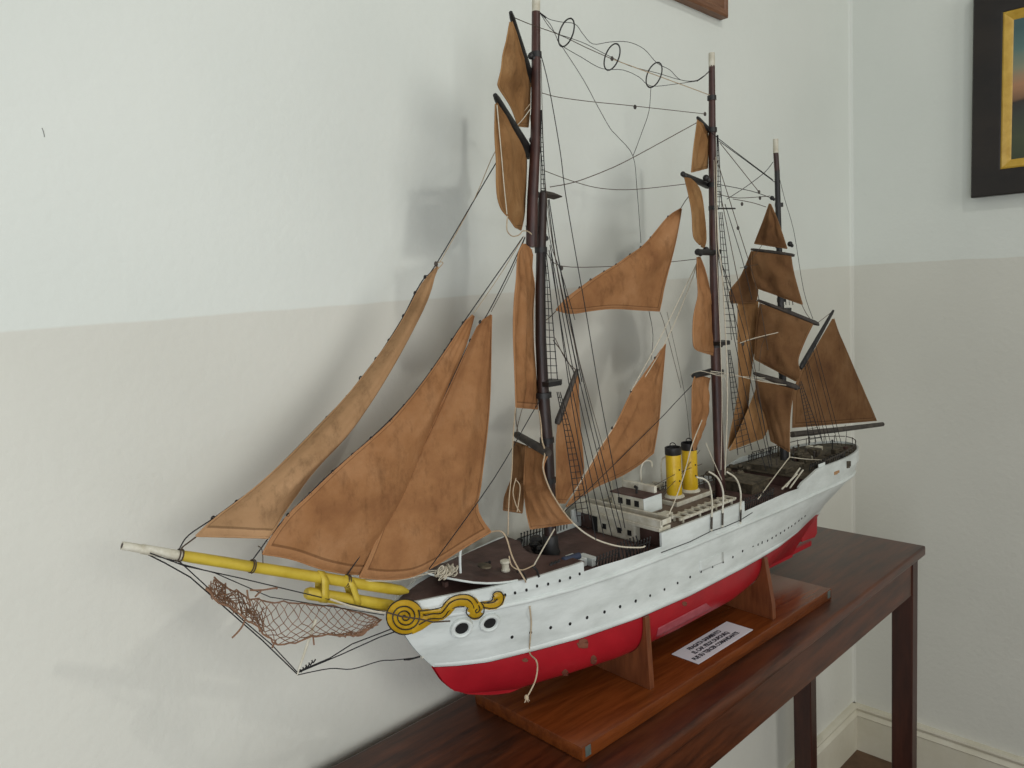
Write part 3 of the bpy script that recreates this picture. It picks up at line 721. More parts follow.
# headsails
j1 = sail('jib_sail', [(437.5,266.5),(426,278.5),(416.5,293.5),(405,316),(389.5,341),(362,378),(340,404),(318,427),(290,456),(262,482),(236,503),(214,519),(196,536)],
     [(438,267),(433,299),(415,340),(396,378),(378,411),(359,441),(338,464),(319,483),(303,501),(288,517),(277,531),(268,538)], 'sailA', (0,-.005), (-.005,-.035), .018, .005, 1, curl=.045, label='outermost narrow tan jib sail on the bowsprit tip')
hanks(j1, [(425,277),(415,293),(403.5,316),(389,340.5),(376,359),(360.5,378),(347,397),(327,418),(267,479),(236.5,502),(213,518)])
j2 = sail('jib_sail', [(472.5,315),(463,324),(452,341),(432,370),(417,390),(404,406),(391,421),(371,439),(352,455),(333,472),(310,494),(288,515),(273,535),(262.5,554)],
     [(474,316),(467.5,339),(459,361),(450.5,384.5),(443,408),(434,434),(425,462),(416,490),(404,520),(392,548),(384,562),(378,574)], 'sailB', (0,0), (.010,.006), .016, .006, 2, foot=[(290,558.5),(322,569),(350,574)], label='middle rust jib sail behind the inner jib')
hanks(j2, [(463,323),(452,340),(445,351),(432,370),(417.5,390),(404,406),(391,420.5),(371,438.5),(352.5,455),(332.5,472),(310,494),(288,515)])
j3 = sail('jib_sail', [(491,315),(480,323),(470.5,341),(450,385),(438,411),(427,434),(414,460),(400,484),(389,508),(378,536),(368,560),(359.5,577)],
     [(491.5,315),(491,340),(490.5,372),(489.5,402),(487,432),(483.5,462),(480,490),(477,505),(480,516),(485,524),(489,530),(491,532)], 'sailB', (0,0), (-.004,-.03), .018, .006, 3, foot=[(385,579.5),(412,576.5),(436,565),(462,549)], label='inner broad rust jib sail nearest the foremast')
hanks(j3, [(480,322),(470.5,340.5),(450,385),(438,410.5),(427,434),(414,459),(404,481),(395,495)])
# foot extension of inner jib: the roach sweeping along its foot is part of the grid above
# fore square sails
sail('square_sail', [(510,22,-.058),(506.5,41,-.055),(503,55,-.05),(501.5,69,-.05),(498.5,82,-.05),(499,88,-.046),(511,107,-.03),(518,126,-.015)], [(512,22,-.055),(517,36,-.045),(521,50,-.03),(525,62,-.01),(530,80,.012),(530,95,.014),(529.5,112,.014),(528,127,.014)], 'sailC', (0,0), (0,0), .006, .008, 4, label='topmost square sail of the foremast')
sail('square_sail', [(495.5,104,-.056),(495,133,-.056),(496.5,161,-.056),(496.5,183,-.055),(498,199,-.052),(502,210,-.045),(508,217,-.036),(515,227,-.02)], [(497,103,-.054),(509,124,-.03),(520,142,-.005),(526,154,.014),(526,180,.014),(525,200,.012),(524,216,.01),(521,230,.004)], 'sailC', (0,0), (0,0), .006, .008, 5, label='second square sail of the foremast')
sail('square_sail', [(523,244,-.02),(518,255,-.03),(516.5,279,-.035),(514.5,299,-.04),(513.5,322,-.042),(513.8,345,-.042),(515,375,-.042),(516,407,-.04)], [(525,244,-.01),(530.5,252,.0),(532,270,.004),(534.5,287,.006),(533,310,.008),(533.5,345,.008),(536.5,385,.008),(537.5,409,.006)], 'sailB', (0,0), (0,0), .004, .011, 6, fdir='u', ff=6, label='tall furled-edge topsail of the foremast')
sail('square_sail', [(514,441,.05),(513,460,.048),(513,474,.046),(508,488,.044),(504.5,498,.04),(503.5,510,.036)], [(528,446,.012),(527,463,.012),(525.5,480,.012),(524,495,.012),(523,505,.012),(522,513,.012)], 'sailD', (0,0), (0,0), .003, .011, 7, fdir='u', ff=5, label='shaded gathered half of the fore course sail')  # darker canvas puts the shade of this folded half into its colour
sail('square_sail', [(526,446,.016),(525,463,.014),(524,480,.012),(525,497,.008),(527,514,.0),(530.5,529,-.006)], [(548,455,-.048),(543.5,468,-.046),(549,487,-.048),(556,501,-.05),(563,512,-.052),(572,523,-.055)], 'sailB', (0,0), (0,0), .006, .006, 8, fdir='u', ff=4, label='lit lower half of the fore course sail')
sail('gaff_sail', [(577,371,0),(570,392,0),(560,415,0),(556.5,440,0),(556.5,470,0),(556,490,0),(557,503,0)], [(578,373,0),(578.5,392,0),(579,410,0),(581,436,0),(583,458,0),(582,476,0),(565,503,0)], 'sailB', (0,0), (0,0), .006, .005, 9, label='narrow gaff sail abaft the foremast')
# staysails between fore and main
s1 = sail('staysail', [(681,208.5),(668,217),(650.5,238),(640.5,248),(630,255),(616,265),(604,272),(590.5,280.5),(579.5,288.5),(566.5,298.5),(556,310)], [(681.5,209),(679,224),(676,240),(672,257),(668,272),(664,288),(662,299),(659.5,311)][:8], 'sailB', (0,0), (0,-.006), .012, .006, 10, foot=[(571,313.5),(592,310.5),(613,308.5),(640,310)], label='wide triangular staysail high between foremast and mainmast')
hanks(s1, [(668,217),(650.5,238),(640.5,247.5),(630,255),(616,265),(604,272),(590.5,280),(579.5,288),(566.8,297.7)])
s2 = sail('staysail', [(665,344),(655,359),(645,373),(631,393),(618,420),(605,441),(592,464),(578,487),(566,507)], [(665.5,344),(664,362),(662,385),(660.5,403),(659,420),(656.5,436),(653.5,453)], 'sailB', (0,.0), (0,.0), .01, .006, 11, foot=[(598,486),(628,472)], label='lower triangular staysail above the bridge deck')
hanks(s2, [(655,358),(631,391),(612,428),(598.5,449),(582,478.5)])
# main square sails
sail('square_sail', [(697.5,120,-.03),(695.5,135,-.034),(693.5,150,-.036),(691.5,172,-.036)], [(700,121,-.022),(707.5,133,.008),(708,150,.01),(707.5,168,.01)], 'sailC', (0,0), (0,0), .004, .008, 12, label='topmost square sail of the mainmast')
sail('square_sail', [(684.5,177,-.038),(689,196,-.034),(692,213,-.032),(693.5,236,-.03),(699,244,-.022)], [(690,178,-.03),(700.5,191,-.006),(705,222,.004),(706,240,.006),(704,248,.002)], 'sailC', (0,0), (0,0), .004, .008, 13, label='second square sail of the mainmast')
sail('square_sail', [(697,257,-.026),(697.5,280,-.03),(698,296,-.032),(693.5,318,-.04),(693.5,345,-.04),(699,351,-.03)], [(700,257,-.018),(705,270,-.008),(710,293,.0),(713,328,.006),(715,345,.008),(715.5,356,.008)], 'sailB', (0,0), (0,0), .004, .011, 14, fdir='u', ff=5, label='tall topsail of the mainmast')
sail('square_sail', [(695.5,374,-.02),(692.5,385,-.028),(692,399,-.03),(692,429,-.03),(693.5,450,-.026)], [(710,378,.008),(708.5,384,.006),(706,410,.004),(702.5,430,-.004),(695,450,-.022)], 'sailB', (0,0), (0,0), .004, .011, 15, fdir='u', ff=5, label='narrow course sail of the mainmast')
# mizzen sails
sail('square_sail', [(769.5,203.5,.006),(764,219,.016),(759,232,.026),(754.5,243.5,.034)], [(770.5,204,.004),(775,214,-.004),(780,227,-.014),(787,248.5,-.03)], 'sailD', (0,0), (0,0), .005, .006, 16, dn=-.022, label='small triangular topmost sail of the mizzenmast')
sail('square_sail', [(751.5,251,.038),(751.5,262,.036),(752,275,.034),(757,288,.026),(770,288.5,.004)][:4], [(791,256,-.036),(792.5,267,-.038),(796,282,-.042),(802.5,304.5,-.052)], 'sailD', (0,0), (0,0), .008, .006, 17, dn=-.022, label='upper square sail of the mizzenmast')
sail('square_sail', [(760,303,.05),(757.5,317,.052),(755.5,340,.05),(754.5,359,.048)], [(813,324,-.046),(804,343,-.034),(798,361,-.03),(801,376,-.04),(795.5,381,-.03)], 'sailD', (0,0), (0,0), .010, .006, 18, dn=-.022, label='middle square sail of the mizzenmast')
sail('square_sail', [(756,379,.036),(757,397,.03),(765,415,.018),(771,441,.004)], [(794,389,-.044),(790.5,411,-.036),(789.5,430,-.034),(789.5,452,-.034)], 'sailD', (0,0), (0,0), .008, .006, 19, dn=-.022, label='lowest dark square sail of the mizzenmast')
sail('staysail', [(751,252,.04),(741,276,.045),(730,291,.05),(731,303,.05)], [(753,252,.04),(755,270,.04),(758,288,.038),(756,303,.04)], 'sailD', (0,0), (0,0), .005, .003, 20, label='small upper staysail left of the mizzenmast')
sail('staysail', [(738,303,.05),(738,345,.05),(738.5,390,.05),(731,430,.052),(728,449,.054)], [(758,301,.044),(757,330,.044),(752,365,.046),(748.5,400,.048),(747,422,.048)], 'sailC', (0,0), (0,0), .006, .004, 21, label='long staysail seen through the main ratlines')
sail('staysail', [(758.5,382,.02),(752,400,.025),(742,424,.03),(729.5,450.5,.034)], [(759.5,382,.02),(768,400,.012),(769,424,.008),(763,438,.012)], 'sailC', (0,0), (0,0), .005, .004, 22, label='lower staysail beside the poop')
sail('spanker_sail', [(832.5,319),(822,337),(812,354),(801,370),(794,392),(793,410),(792.5,427.5)], [(834,319),(838,331),(845,347),(853,366),(862,387),(870,405),(876.5,420.5)], 'sailD', (0,0), (0,0), .010, .003, 23, label='large four-cornered spanker sail over the stern boom')

# ------------------------------------------------------------------ rigging
def rope(pts, m='blackrope', r=.0006, n0=0, n1=None, name='rope', sag=True, seg=5):
    k = len(pts); n1 = n0 if n1 is None else n1
    P = [at(p[0], p[1], p[2] if len(p) > 2 else n0+(n1-n0)*i/max(1,k-1)) for i, p in enumerate(pts)]
    if len(P) > 2 and sag: P = smooth_curve(P, 4)
    return part(MB().tube(P, r, seg), name, m)
R_ = rope
B_, T_, N_, W_ = 'blackrope', 'tanrope', 'brownrope', 'palerope'
# forestays
R_([(178,556),(180,548),(189,535),(214,518),(236.5,501.5),(267,478),(327,417),(347,396),(376,359),(389,340),(404,315.5),(415.5,292.5),(425,277),(437,263),(496,163),(530,108)], B_, .0008, name='forestay')
R_([(440,262),(474,200),(497,148),(530,104)], T_, .0006, name='halyard'); R_([(437,268),(436,264),(440,262),(443,263),(438,269)], T_, .0007, name='halyard_knot')
R_([(251,562),(262,547),(270,536),(289,514),(310,493),(333,471),(371,438),(404,405),(432,369),(463,323),(500,270),(523,237)], B_, .0008, name='forestay')
R_([(474,313),(500,275),(524,236)], T_, .0005, name='halyard')
R_([(345,578),(362,553),(378,528),(404,480),(427,433),(450,384),(471,340),(488,313),(510,270),(525,237)], B_, .0008, name='forestay'); R_([(491,312),(511,273),(525,238)], N_, .0005, name='halyard')
R_([(196,537),(188,543),(182,548),(180,556)], N_, .0009, name='tack_rope'); R_([(258,546),(262,550),(263,565)], N_, .0006, name='tack_rope')
R_([(359,578),(357,580),(370,581),(400,580),(430,573),(447,570)], W_, .0007, 0, -.01, name='tack_rope'); R_([(358,579),(390,576),(420,572),(448,569)], W_, .0006, 0, -.01, name='sheet_rope')
R_([(542,397,0),(531,415,-.004),(493,480,-.02),(429,569,-.045)], B_, .0007, name='sheet_rope')
# bobstays and guys under the bowsprit
R_([(143,552),(165,563),(190,577),(230,612),(262,640),(297,674)], B_, .0008, name='bobstay', sag=False); R_([(148,554),(180,562),(205,585),(245,622),(272,645),(297,672)], B_, .0007, .006, .002, name='bobstay', sag=False)
R_([(150,553),(185,566),(240,578),(290,590),(345,603),(385,612)], B_, .0007, -.008, name='bowsprit_guy', sag=False); R_([(178,563),(215,573),(270,597),(340,608),(384,615)], B_, .0006, -.012, name='bowsprit_guy', sag=False)
R_([(297,672),(330,658),(352,644),(386,631),(396,627)], B_, .0008, 0, name='bobstay', sag=False); R_([(297,673),(340,655),(380,637),(397,631)], B_, .0008, .002, name='bobstay', sag=False)
R_([(297,675),(330,668.5),(352,669),(380,661),(395,660),(420,657)], B_, .0007, name='bobstay'); R_([(404,659.5),(409,659.5),(420,656.5)], B_, .0013, name='bobstay_seizing', sag=False)
b = MB(); p = at(422,656); b.torus(p, Vector((0,1,0)), Vector((0,0,1)), .0028, .0008, 12, 5); part(b, 'eye_ring', 'white2')
R_([(386,612,-.034),(400,616,-.037),(420,619,-.041),(433,622,-.044),(450,621,-.046)], 'brownrope', .0011, name='anchor_rope', sag=False)
R_([(330,599),(350,606),(372,611),(386,613)], W_, .0013, -.012, -.026, name='pale_rod', sag=False)
# fore rigging
def ladder(l0, r0_, l1, r1_, rungs, na, nb, bend=None, r=.0006, m='blackrope', name='ratline_shroud'):
    b = MB(); mids = bend or []
    LL = [at(*l0, na)]+[at(*q[0], na+(nb-na)*(i+1)/(len(mids)+1)) for i, q in enumerate(mids)]+[at(*l1, nb)]
    RR = [at(*r0_, na)]+[at(*q[1], na+(nb-na)*(i+1)/(len(mids)+1)) for i, q in enumerate(mids)]+[at(*r1_, nb)]
    LL = resample(smooth_curve(LL,6), rungs+1); RR = resample(smooth_curve(RR,6), rungs+1)
    b.tube(LL, r*1.3, 5); b.tube(RR, r*1.3, 5)
    if (LL[-1]-RR[-1]).length > .012:
        mid = [a.lerp(c,.5) for a, c in zip(LL, RR)]; b.tube(mid, r, 5)
    for a, c in zip(LL[1:-1], RR[1:-1]): b.tube([a-(c-a)*.06, c+(c-a)*.06], r*.9, 4)
    return part(b, name, m)
ladder((541,110), (541.5,110), (541,193), (545.5,193), 18, -.010, -.016)
ladder((544,252), (546,252), (545,380), (557.5,380), 18, -.012, -.03, [((545,300),(551,300))])
ladder((557,392), (560,392), (578,522), (590,520), 22, -.02, -.088, [((566,440),(573,438))])
for a, c, nn in (((549,250),(604,537),-.094), ((550,245),(612,536),-.095), ((552,240),(618,533),-.095), ((555,240),(622,531),-.095), ((551,253),(596,540),-.094)):
    mid = (a[0]+(c[0]-a[0])*.44, a[1]+(c[1]-a[1])*.5); R_([(*a,0),(*mid,nn*.55),(*c,nn)], B_, .0007, name='shroud')
R_([(540.5,53,0),(549,87,-.01),(560,150,-.025),(565,190,-.035),(575,250,-.05),(587,318,-.065),(599,390,-.08),(614,470,-.092),(625,528,-.097)], B_, .0007, name='backstay')
R_([(541,60,0),(545,180,-.015),(556,262,-.035),(575,345,-.06),(604,450,-.09)], N_, .0005, name='backstay'); R_([(541,150,0),(549,235,-.01),(562,275,-.02),(575,320,-.04)], B_, .0006, name='backstay')
R_([(549,199,0),(559,262,-.01),(572,330,-.03),(582,382,-.05)], B_, .0008, name='shroud'); R_([(548,200,0),(556,262,-.01),(569,330,-.03),(580,384,-.05)], B_, .0008, name='shroud')
R_([(553,340,-.02),(562,352,-.03),(574,372,-.04)], N_, .0007, name='lift'); R_([(555,338,-.02),(566,360,-.03),(576,370,-.04)], N_, .0006, name='lift')
# between fore and main
R_([(542,93,0),(560,97.5),(594,102),(629,105.5),(705,114)], N_, .0006, name='triatic_stay')
R_([(545,171,0),(575,182),(602,188.5),(635,189.4),(686,184,-.036)], N_, .0006, name='brace'); R_([(550,187,0),(575,182),(607,170),(634,157),(698,122,-.028)], N_, .0007, name='brace')
R_([(546,252),(561,266),(611,266.5),(650,264),(697,259)], N_, .0006, .02, .0, name='brace'); R_([(515,18,-.05),(532,25,-.02),(560,35),(586,47.5),(611,58.6)], N_, .0006, name='royal_stay'); R_([(611,58.6),(650,73),(715,97)], T_, .0008, name='royal_stay')
R_([(540,13),(549,19),(561,22),(575,24),(583,34),(593,44),(610,42),(628,42),(644,49),(657,63),(670,70),(681,80),(698,80),(709,71)], B_, .0005, name='aerial_wire'); R_([(540,13),(553,31),(570,38),(586,44),(607,55),(630,66),(657,73),(681,80),(697,81),(710,71)], B_, .0005, name='aerial_wire')
R_([(540,13),(550,24),(556,36),(561,45),(581,57),(602,68.6),(623,70),(639,77),(651,86),(676,84),(697,81)], B_, .0005, name='aerial_wire')
R_([(540,13),(546,17.5)], B_, .0012, name='aerial_seizing'); R_([(697,81),(704,76)], B_, .0012, name='aerial_seizing')
R_([(561,45),(583,79),(597,105),(610,128),(618,137),(633,156),(637,189),(641,243)], B_, .0005, 0, .01, name='aerial_wire'); R_([(651,86),(649,111),(642,132),(638,143),(633,156)], B_, .0005, name='aerial_wire')
R_([(649,311),(653,335),(651,360)], B_, .0005, .004, name='aerial_wire'); R_([(660,312),(666,330),(681,388)], N_, .0005, name='sheet_rope'); R_([(667,312),(684,390),(690,440)], N_, .0004, .02, name='sheet_rope')
for px, py, e in ((566.3,32.6,0),(612,57,0),(654,75,0)):
    p = at(px,py); b = MB(); b.torus(p, Vector((.02,-1,.12)), Vector((.10,-.14,1)), .0165, .0012, 30, 6, .0190); part(b, 'aerial_hoop', 'black')
# main stays and staysail ropes
R_([(564,511),(582,479),(599,449),(618,420),(665,343),(690,285),(699,256)], W_, .0009, name='main_stay'); R_([(631,391),(656,346),(680,298),(697,263)], W_, .0009, -.004, name='main_stay')
R_([(558,517),(588,490),(657,422),(676,402),(697,380)], B_, .0007, -.012, name='stay'); R_([(681,208),(686,200),(697,186)], N_, .0007, name='halyard')
R_([(556,311),(549,318),(543,322)], N_, .0007, name='tack_rope')
# main mast rigging
ladder((717,135), (718,135), (717,207), (722,207), 14, -.006, -.014); ladder((719,212), (722,212), (726,340), (737,340), 20, -.012, -.03)
ladder((728,350), (730,350), (738,455), (752,450), 20, -.02, -.088, [((731,390),(737,388))])
R_([(716,157,-.01),(718,241,-.03),(722,270,-.035),(726,340,-.05),(727.5,400,-.06),(725,475,-.09)], W_, .0010, name='pale_fall'); R_([(714,160,-.01),(716,240,-.03),(720,330,-.05),(722,400,-.06),(721,470,-.09)], W_, .0006, name='pale_fall')
for a in ([(700.5,121,-.02),(719,139,-.01),(773,180,0)], [(719,141,0),(745,160,0),(780,186,0)], [(720,143,0),(740,168,0),(759,192,0)], [(716,184,0),(751,191,0),(771,198,0)], [(717,194,0),(738,198,0),(770,196,0)], [(733,199,0),(752,202.6,0),(766,207,0)], [(727,199,0),(747,186,0),(765,172,0),(773,162,0)],
          [(717,160,-.01),(738,227,-.03),(757,290,-.045),(768,350,-.06)], [(720,192,-.01),(740,290,-.04),(752,352,-.06),(765,430,-.08)], [(725,204,-.01),(743,262,-.03),(752,300,-.045)]): R_(a, N_ if random.random() < .5 else B_, .0007, name='stay')
for a in ([(717,250),(748,405),(766,470)], [(719,252),(754,395),(770,468)], [(716,248),(744,330),(772,466)]): R_([(*a[0],0),(*a[1],-.055),(*a[2],-.095)], B_, .0007, name='shroud')
for a in ([(740,268),(760,264),(771,262)],[(737,343),(765,337),(778,333)],[(748,263),(765,240),(778,205)]): R_(a, N_, .0005, .0, name='brace')
R_([(709,371,.0),(730,374,-.02),(760,381,-.04),(795,386.5,-.05)], W_, .0008, name='brace'); R_([(705,372,0),(735,376,-.02),(765,378,-.03)], W_, .0006, name='brace'); R_([(690,375,0),(700,371,-.01),(716,375,-.015),(725,378,-.02),(727,390,-.03)], W_, .0007, name='brace')
R_([(740,343,-.04),(755,338,-.045),(778,332.5,-.05)], W_, .0008, name='brace')
R_([(702,420,-.03),(692,445,-.05),(684.5,473,-.07),(676,498,-.085),(669,514,-.09)], W_, .0010, name='sheet_rope'); R_([(706,443,-.05),(713,460,-.07),(722,480,-.095)], W_, .0007, name='sheet_rope')
# mizzen rigging
R_([(778,172,0),(785,200,-.01),(794,232,-.03),(803.6,290,-.05),(813,319,-.05)], B_, .0005, name='backstay'); R_([(833,311),(824,318),(816,324,-.05)], N_, .0006, name='lift'); R_([(802,305,-.05),(806,313,-.052),(811,320,-.053)], N_, .0006, name='sheet_rope')
ladder((799,383), (801,381), (810,443), (822,441), 18, -.02, -.07); ladder((783,252),(785,252),(786,305),(793,305), 9, -.008, -.02)
for a, c in (((806,358),(827,444)), ((808,361),(831,444)), ((812,345),(838,445)), ((804,362),(823,444)), ((815,343),(842,446))): R_([(*a,-.005),(*c,-.06)], B_, .0006, name='shroud')
R_([(840,432,0),(846,425,0)], B_, .0005, name='sheet_rope'); R_([(847,428,0),(845,450,-.03)], B_, .0006, name='boom_sheet'); R_([(876,420.5),(862,386),(843,346),(834,318)], T_, .0008, name='leech_rope', sag=False)
R_([(790.5,400,-.036),(789.8,430,-.04),(789.6,457,-.05)], W_, .0010, name='sheet_rope'); R_([(789.6,457,-.05),(775,476,-.07),(758,499,-.094)], W_, .0010, name='sheet_rope'); R_([(789.6,457,-.05),(805,459,-.05),(822,460,-.05)], W_, .0009, name='sheet_rope')
R_([(759,371,-.02),(762,345,.0),(775,320,.02),(790,310,.0)], N_, .0005, name='buntline')
# loose cords about the fore deck and bow
R_([(507.5,216,-.04),(507,230,-.04),(512,236,-.03),(519,235,-.02),(523,231,-.015),(529,232,-.01),(536,239,-.01)], T_, .0009, name='loose_cord')
R_([(497,105,-.06),(501,150,-.058),(504,185,-.056),(507,214,-.05)], W_, .0008, name='leech_rope'); R_([(517.5,125,-.02),(523,119,-.012),(531,108,-.01)], W_, .0007, name='loose_cord')
R_([(491,532,-.03),(500,531,-.045),(506,537,-.055),(512,556,-.07),(519,570,-.084),(525,580,-.0885)], T_, .0012, name='loose_cord')
tl = [(525,580,-.0885)]
cordpts = [at(525,580,-.0885)]
for px, py in ((528,592),(529,606),(530.5,622),(529.5,638),(529,652)):
    p, n = hit(px, py, bvf if py < 596 else bv); cordpts.append(p+n*.0025)
cordpts += L((536,660,-.088),(537.5,668,-.088),(535.5,680,-.088),(531,690,-.087),(527,697,-.086))
part(MB().tube(smooth_curve(cordpts,4), .0011, 6), 'hanging_cord', 'tanrope')
b = MB(); p = at(526.5,697.5,-.086); b.ball(p, .0032, 8, (1,1,1.3)); 
for k in range(5): b.tube([p, p+Vector((random.uniform(-.004,.004), random.uniform(-.003,.003), -.006))], .0006, 4)
part(b, 'frayed_knot', 'tanrope')
R_([(515.5,407,-.04),(513,440,-.035),(512,470,-.03),(509,500,-.035),(508,535,-.045)], T_, .0008, name='loose_cord'); R_([(516,478,-.03),(513,492,-.03),(516,505,-.034),(520,512,-.034)], T_, .0008, name='loose_cord'); R_([(516,480,-.03),(520,486,-.03),(519,500,-.03),(517,512,-.035)], T_, .0008, name='loose_cord')
R_([(539,411,0),(541,425,-.02),(542,440,-.03),(545,452,-.045),(543,468,-.048),(549,487,-.05),(556,500,-.052),(564,512,-.054),(573,523,-.056)], T_, .0012, name='bolt_rope')
R_([(573,523,-.056),(585,533,-.068),(600,541,-.08),(620,546.5,-.09),(640,547.5,-.0965),(645,546,-.098)], W_, .0013, name='sheet_rope'); R_([(554.5,529,-.04),(544,547,-.055),(534,565,-.07)], W_, .0010, name='sheet_rope')
R_([(534,565,-.07),(522,570,-.075),(512,566,-.072),(509,556,-.07)], T_, .0009, name='loose_cord')
R_([(516,408,-.03),(516,420,-.03),(518,432,-.02)], N_, .0007, name='loose_cord'); R_([(524,402,-.02),(519,420,-.02),(516,434,.01)], N_, .0006, name='loose_cord')
for px, py, n in ((635,107,0),(561.5,268,0),(705,114,0),(612,58.6,0),(759,192,0),(760,198,0),(742,204,0),(738,228,-.03),(746,267,-.03),(743,344,-.04),(436,264,0)):
    p = at(px,py,n); b = MB(); b.ball(p, .0032, 8, (1,.7,1.2)); part(b, 'block', 'spar')
for px, py, n, r in ((543,236,0,.006),(533,234,-.005,.005),(531,56,0,.005),(533,140,0,.006),(706,178,-.01,.006),(698,252,-.025,.0062),(706,250,-.01,.006),(683,174,-.04,.0045),(772,198,0,.0045),(790,244,-.02,.0055),(779,228,-.01,.003),(817,324,-.054,.0032),(797,387,-.05,.0038)):
    p = at(px,py,n); b = MB(); b.ball(p, r, 8, (1,1,1)); b.ball(p+Vector((r*.7,-.002,-r*.6)), r*.7, 6); part(b, 'rope_coil', 'black')
# ------------------------------------------------------------------ deck fittings
def bx(name, lo, hi, m, parent=None, bev=.001, **k): return part(MB().box(lo, hi, None, bev), name, m, parent, smooth=False, **k)
# bridge: lower house, wing, upper house
lh = bx('bridge_house', (.2925,-.038,1.084), (.365,.060,1.118), 'white2', None, .003)
for n in (-.026,-.004,.030): part(MB().box((.2915,n-.004,1.094), (.294,n+.004,1.103)), 'window', 'blackhole', lh, smooth=False)
for n in (.052,): part(MB().box((.2915,n-.006,1.086), (.294,n+.006,1.112)), 'doorway', 'blackhole', lh, smooth=False)
wing = bx('bridge_wing', (.288,-.093,1.114), (.316,.093,1.1205), 'white2')
bx('wing_board', (.2895,-.0945,1.1205), (.295,.0945,1.133), 'white2', wing); bx('wing_board', (.312,-.094,1.124), (.316,.094,1.1335), 'white2', wing); bx('wing_deck', (.294,-.090,1.1235), (.313,.090,1.1255), 'planks', wing)
for n in (-.0945,.0925): bx('wing_end', (.290,n,1.124), (.316,n+.002,1.133), 'white2', wing)
uh = bx('wheelhouse', (.318,-.036,1.124), (.362,.034,1.152), 'white2')
bx('roof', (.3155,-.0385,1.152), (.3645,.0365,1.1545), 'deck', uh)
for n in (-.022,-.004,.014): part(MB().box((.3165,n-.0045,1.136), (.3185,n+.0045,1.146)), 'window', 'blackhole', uh, smooth=False)
bx('side_panel', (.3175,-.0376,1.1245), (.3640,-.0360,1.1515), 'white', uh)
bx('roof_screen', (.347,-.036,1.1545), (.354,.034,1.1665), 'white2', uh)
b = MB(); b.tube([(.330,-.012,1.1545),(.330,-.012,1.160),(.331,-.012,1.165)], .002, 8); b.tube([(.331,-.012,1.164),(.326,-.012,1.167)], .0026, 8); part(b, 'binnacle', 'black', uh)
bx('wing_support', (.296,-.092,1.090), (.300,-.088,1.119), 'white2'); bx('screen_box', (.335,-.062,1.112), (.362,-.045,1.124), 'white2')
# funnels
for s, n in ((.4445,0),(.4905,0)):
    f_ = part(MB().lathe([(.0132,0),(.0137,.004),(.0137,.072),(.0132,.074)], (s,n,1.126), 24), 'funnel', 'yellow')
    part(MB().lathe([(.0139,0),(.0146,.001),(.0146,.0125),(.0136,.0135),(.012,.0125),(.012,.006)], (s,n,1.198), 24), 'funnel_cap', 'black', f_)
    b = MB(); b.tube(smooth_curve([Vector((s,n-.006,1.211)),Vector((s,n-.0055,1.2165)),Vector((s,n,1.219)),Vector((s,n+.0055,1.2165)),Vector((s,n+.006,1.211))],4), .0009, 5); part(b, 'cap_handle', 'black', f_)
    part(MB().lathe([(.0185,0),(.0172,.004),(.0145,.0065)], (s,n,1.1195), 20), 'funnel_base', 'white2', f_)
    for h in (1.152,1.172):
        b = MB(); b.ball((s-.002,n-.0142,h), .0016, 6); part(b, 'rivet', 'black', f_)
R_([(700,450,-.01),(678,478,-.01),(655,500,-.01)], N_, .0005, name='funnel_guy'); R_([(702,464,-.01),(676,474,-.01),(652,487,0)], N_, .0005, name='funnel_guy')
bx('funnel_casing', (.418,-.026,1.112), (.520,.026,1.120), 'white2'); bx('casing_top', (.420,-.024,1.120), (.518,.024,1.1215), 'planks')
# boat skids (ladder of beams) along the deck edge, both sides
for sg in (-1, 1):
    b = MB()
    for n in (.070,.088): b.box((.345,sg*n-.0018,1.118), (.498,sg*n+.0018,1.122))
    for k in range(9):
        s = .350+k*.018; b.box((s,min(sg*.066,sg*.092),1.1205), (s+.0035,max(sg*.066,sg*.092),1.1235))
    for k in range(4):
        s = .352+k*.045
        for n in (.070,.088): b.box((s,sg*n-.0015,1.111), (s+.003,sg*n+.0015,1.1185))
    part(b, 'boat_skid', 'white2', smooth=False)
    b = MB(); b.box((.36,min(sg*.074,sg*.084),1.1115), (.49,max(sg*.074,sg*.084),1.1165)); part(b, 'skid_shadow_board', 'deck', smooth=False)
# davits
for base, up, cur, tip in (((711.5,531),(712,500),(708,482),(696.4,477)), ((722.4,527),(723,491.5),(717.8,478),(708.8,471.6)), ((740.5,523.7),(740.5,491.5),(736,478.5),(726.6,471.8))):
    P = [at(*base,-.1055), at((base[0]+up[0])/2,(base[1]+up[1])/2,-.1055), at(*up,-.1055), at(*cur,-.102), at(*tip,-.094)]
    dv = part(MB().tube(smooth_curve(P,5), .0015, 7), 'boat_davit', 'white2')
    b = MB(); a_ = at(base[0],base[1]-2,-.1058); c_ = at(base[0]+.3,base[1]-14,-.1058); b.tube([a_,c_], .0019, 6); part(b, 'davit_socket', 'spar', dv)
# same davits on the far side
for s in (.395,.425,.478):
    P = [Vector((s,.105,1.09)), Vector((s,.105,1.145)), Vector((s-.006,.102,1.172)), Vector((s-.030,.094,1.187))]
    part(MB().tube(smooth_curve(P,5), .0015, 7), 'boat_davit', 'white2')
b = MB(); b.tube(smooth_curve(L((641,480,.03),(641,468,.03),(645,461,.03),(651,461.5,.03),(652,467,.03)),4), .0017, 7); part(b, 'ventilator', 'white2')
b = MB(); b.tube(smooth_curve(L((662,482,.03),(661,466,.03),(663,458,.03),(668,457,.03)),4), .0015, 7); part(b, 'ventilator', 'white2')
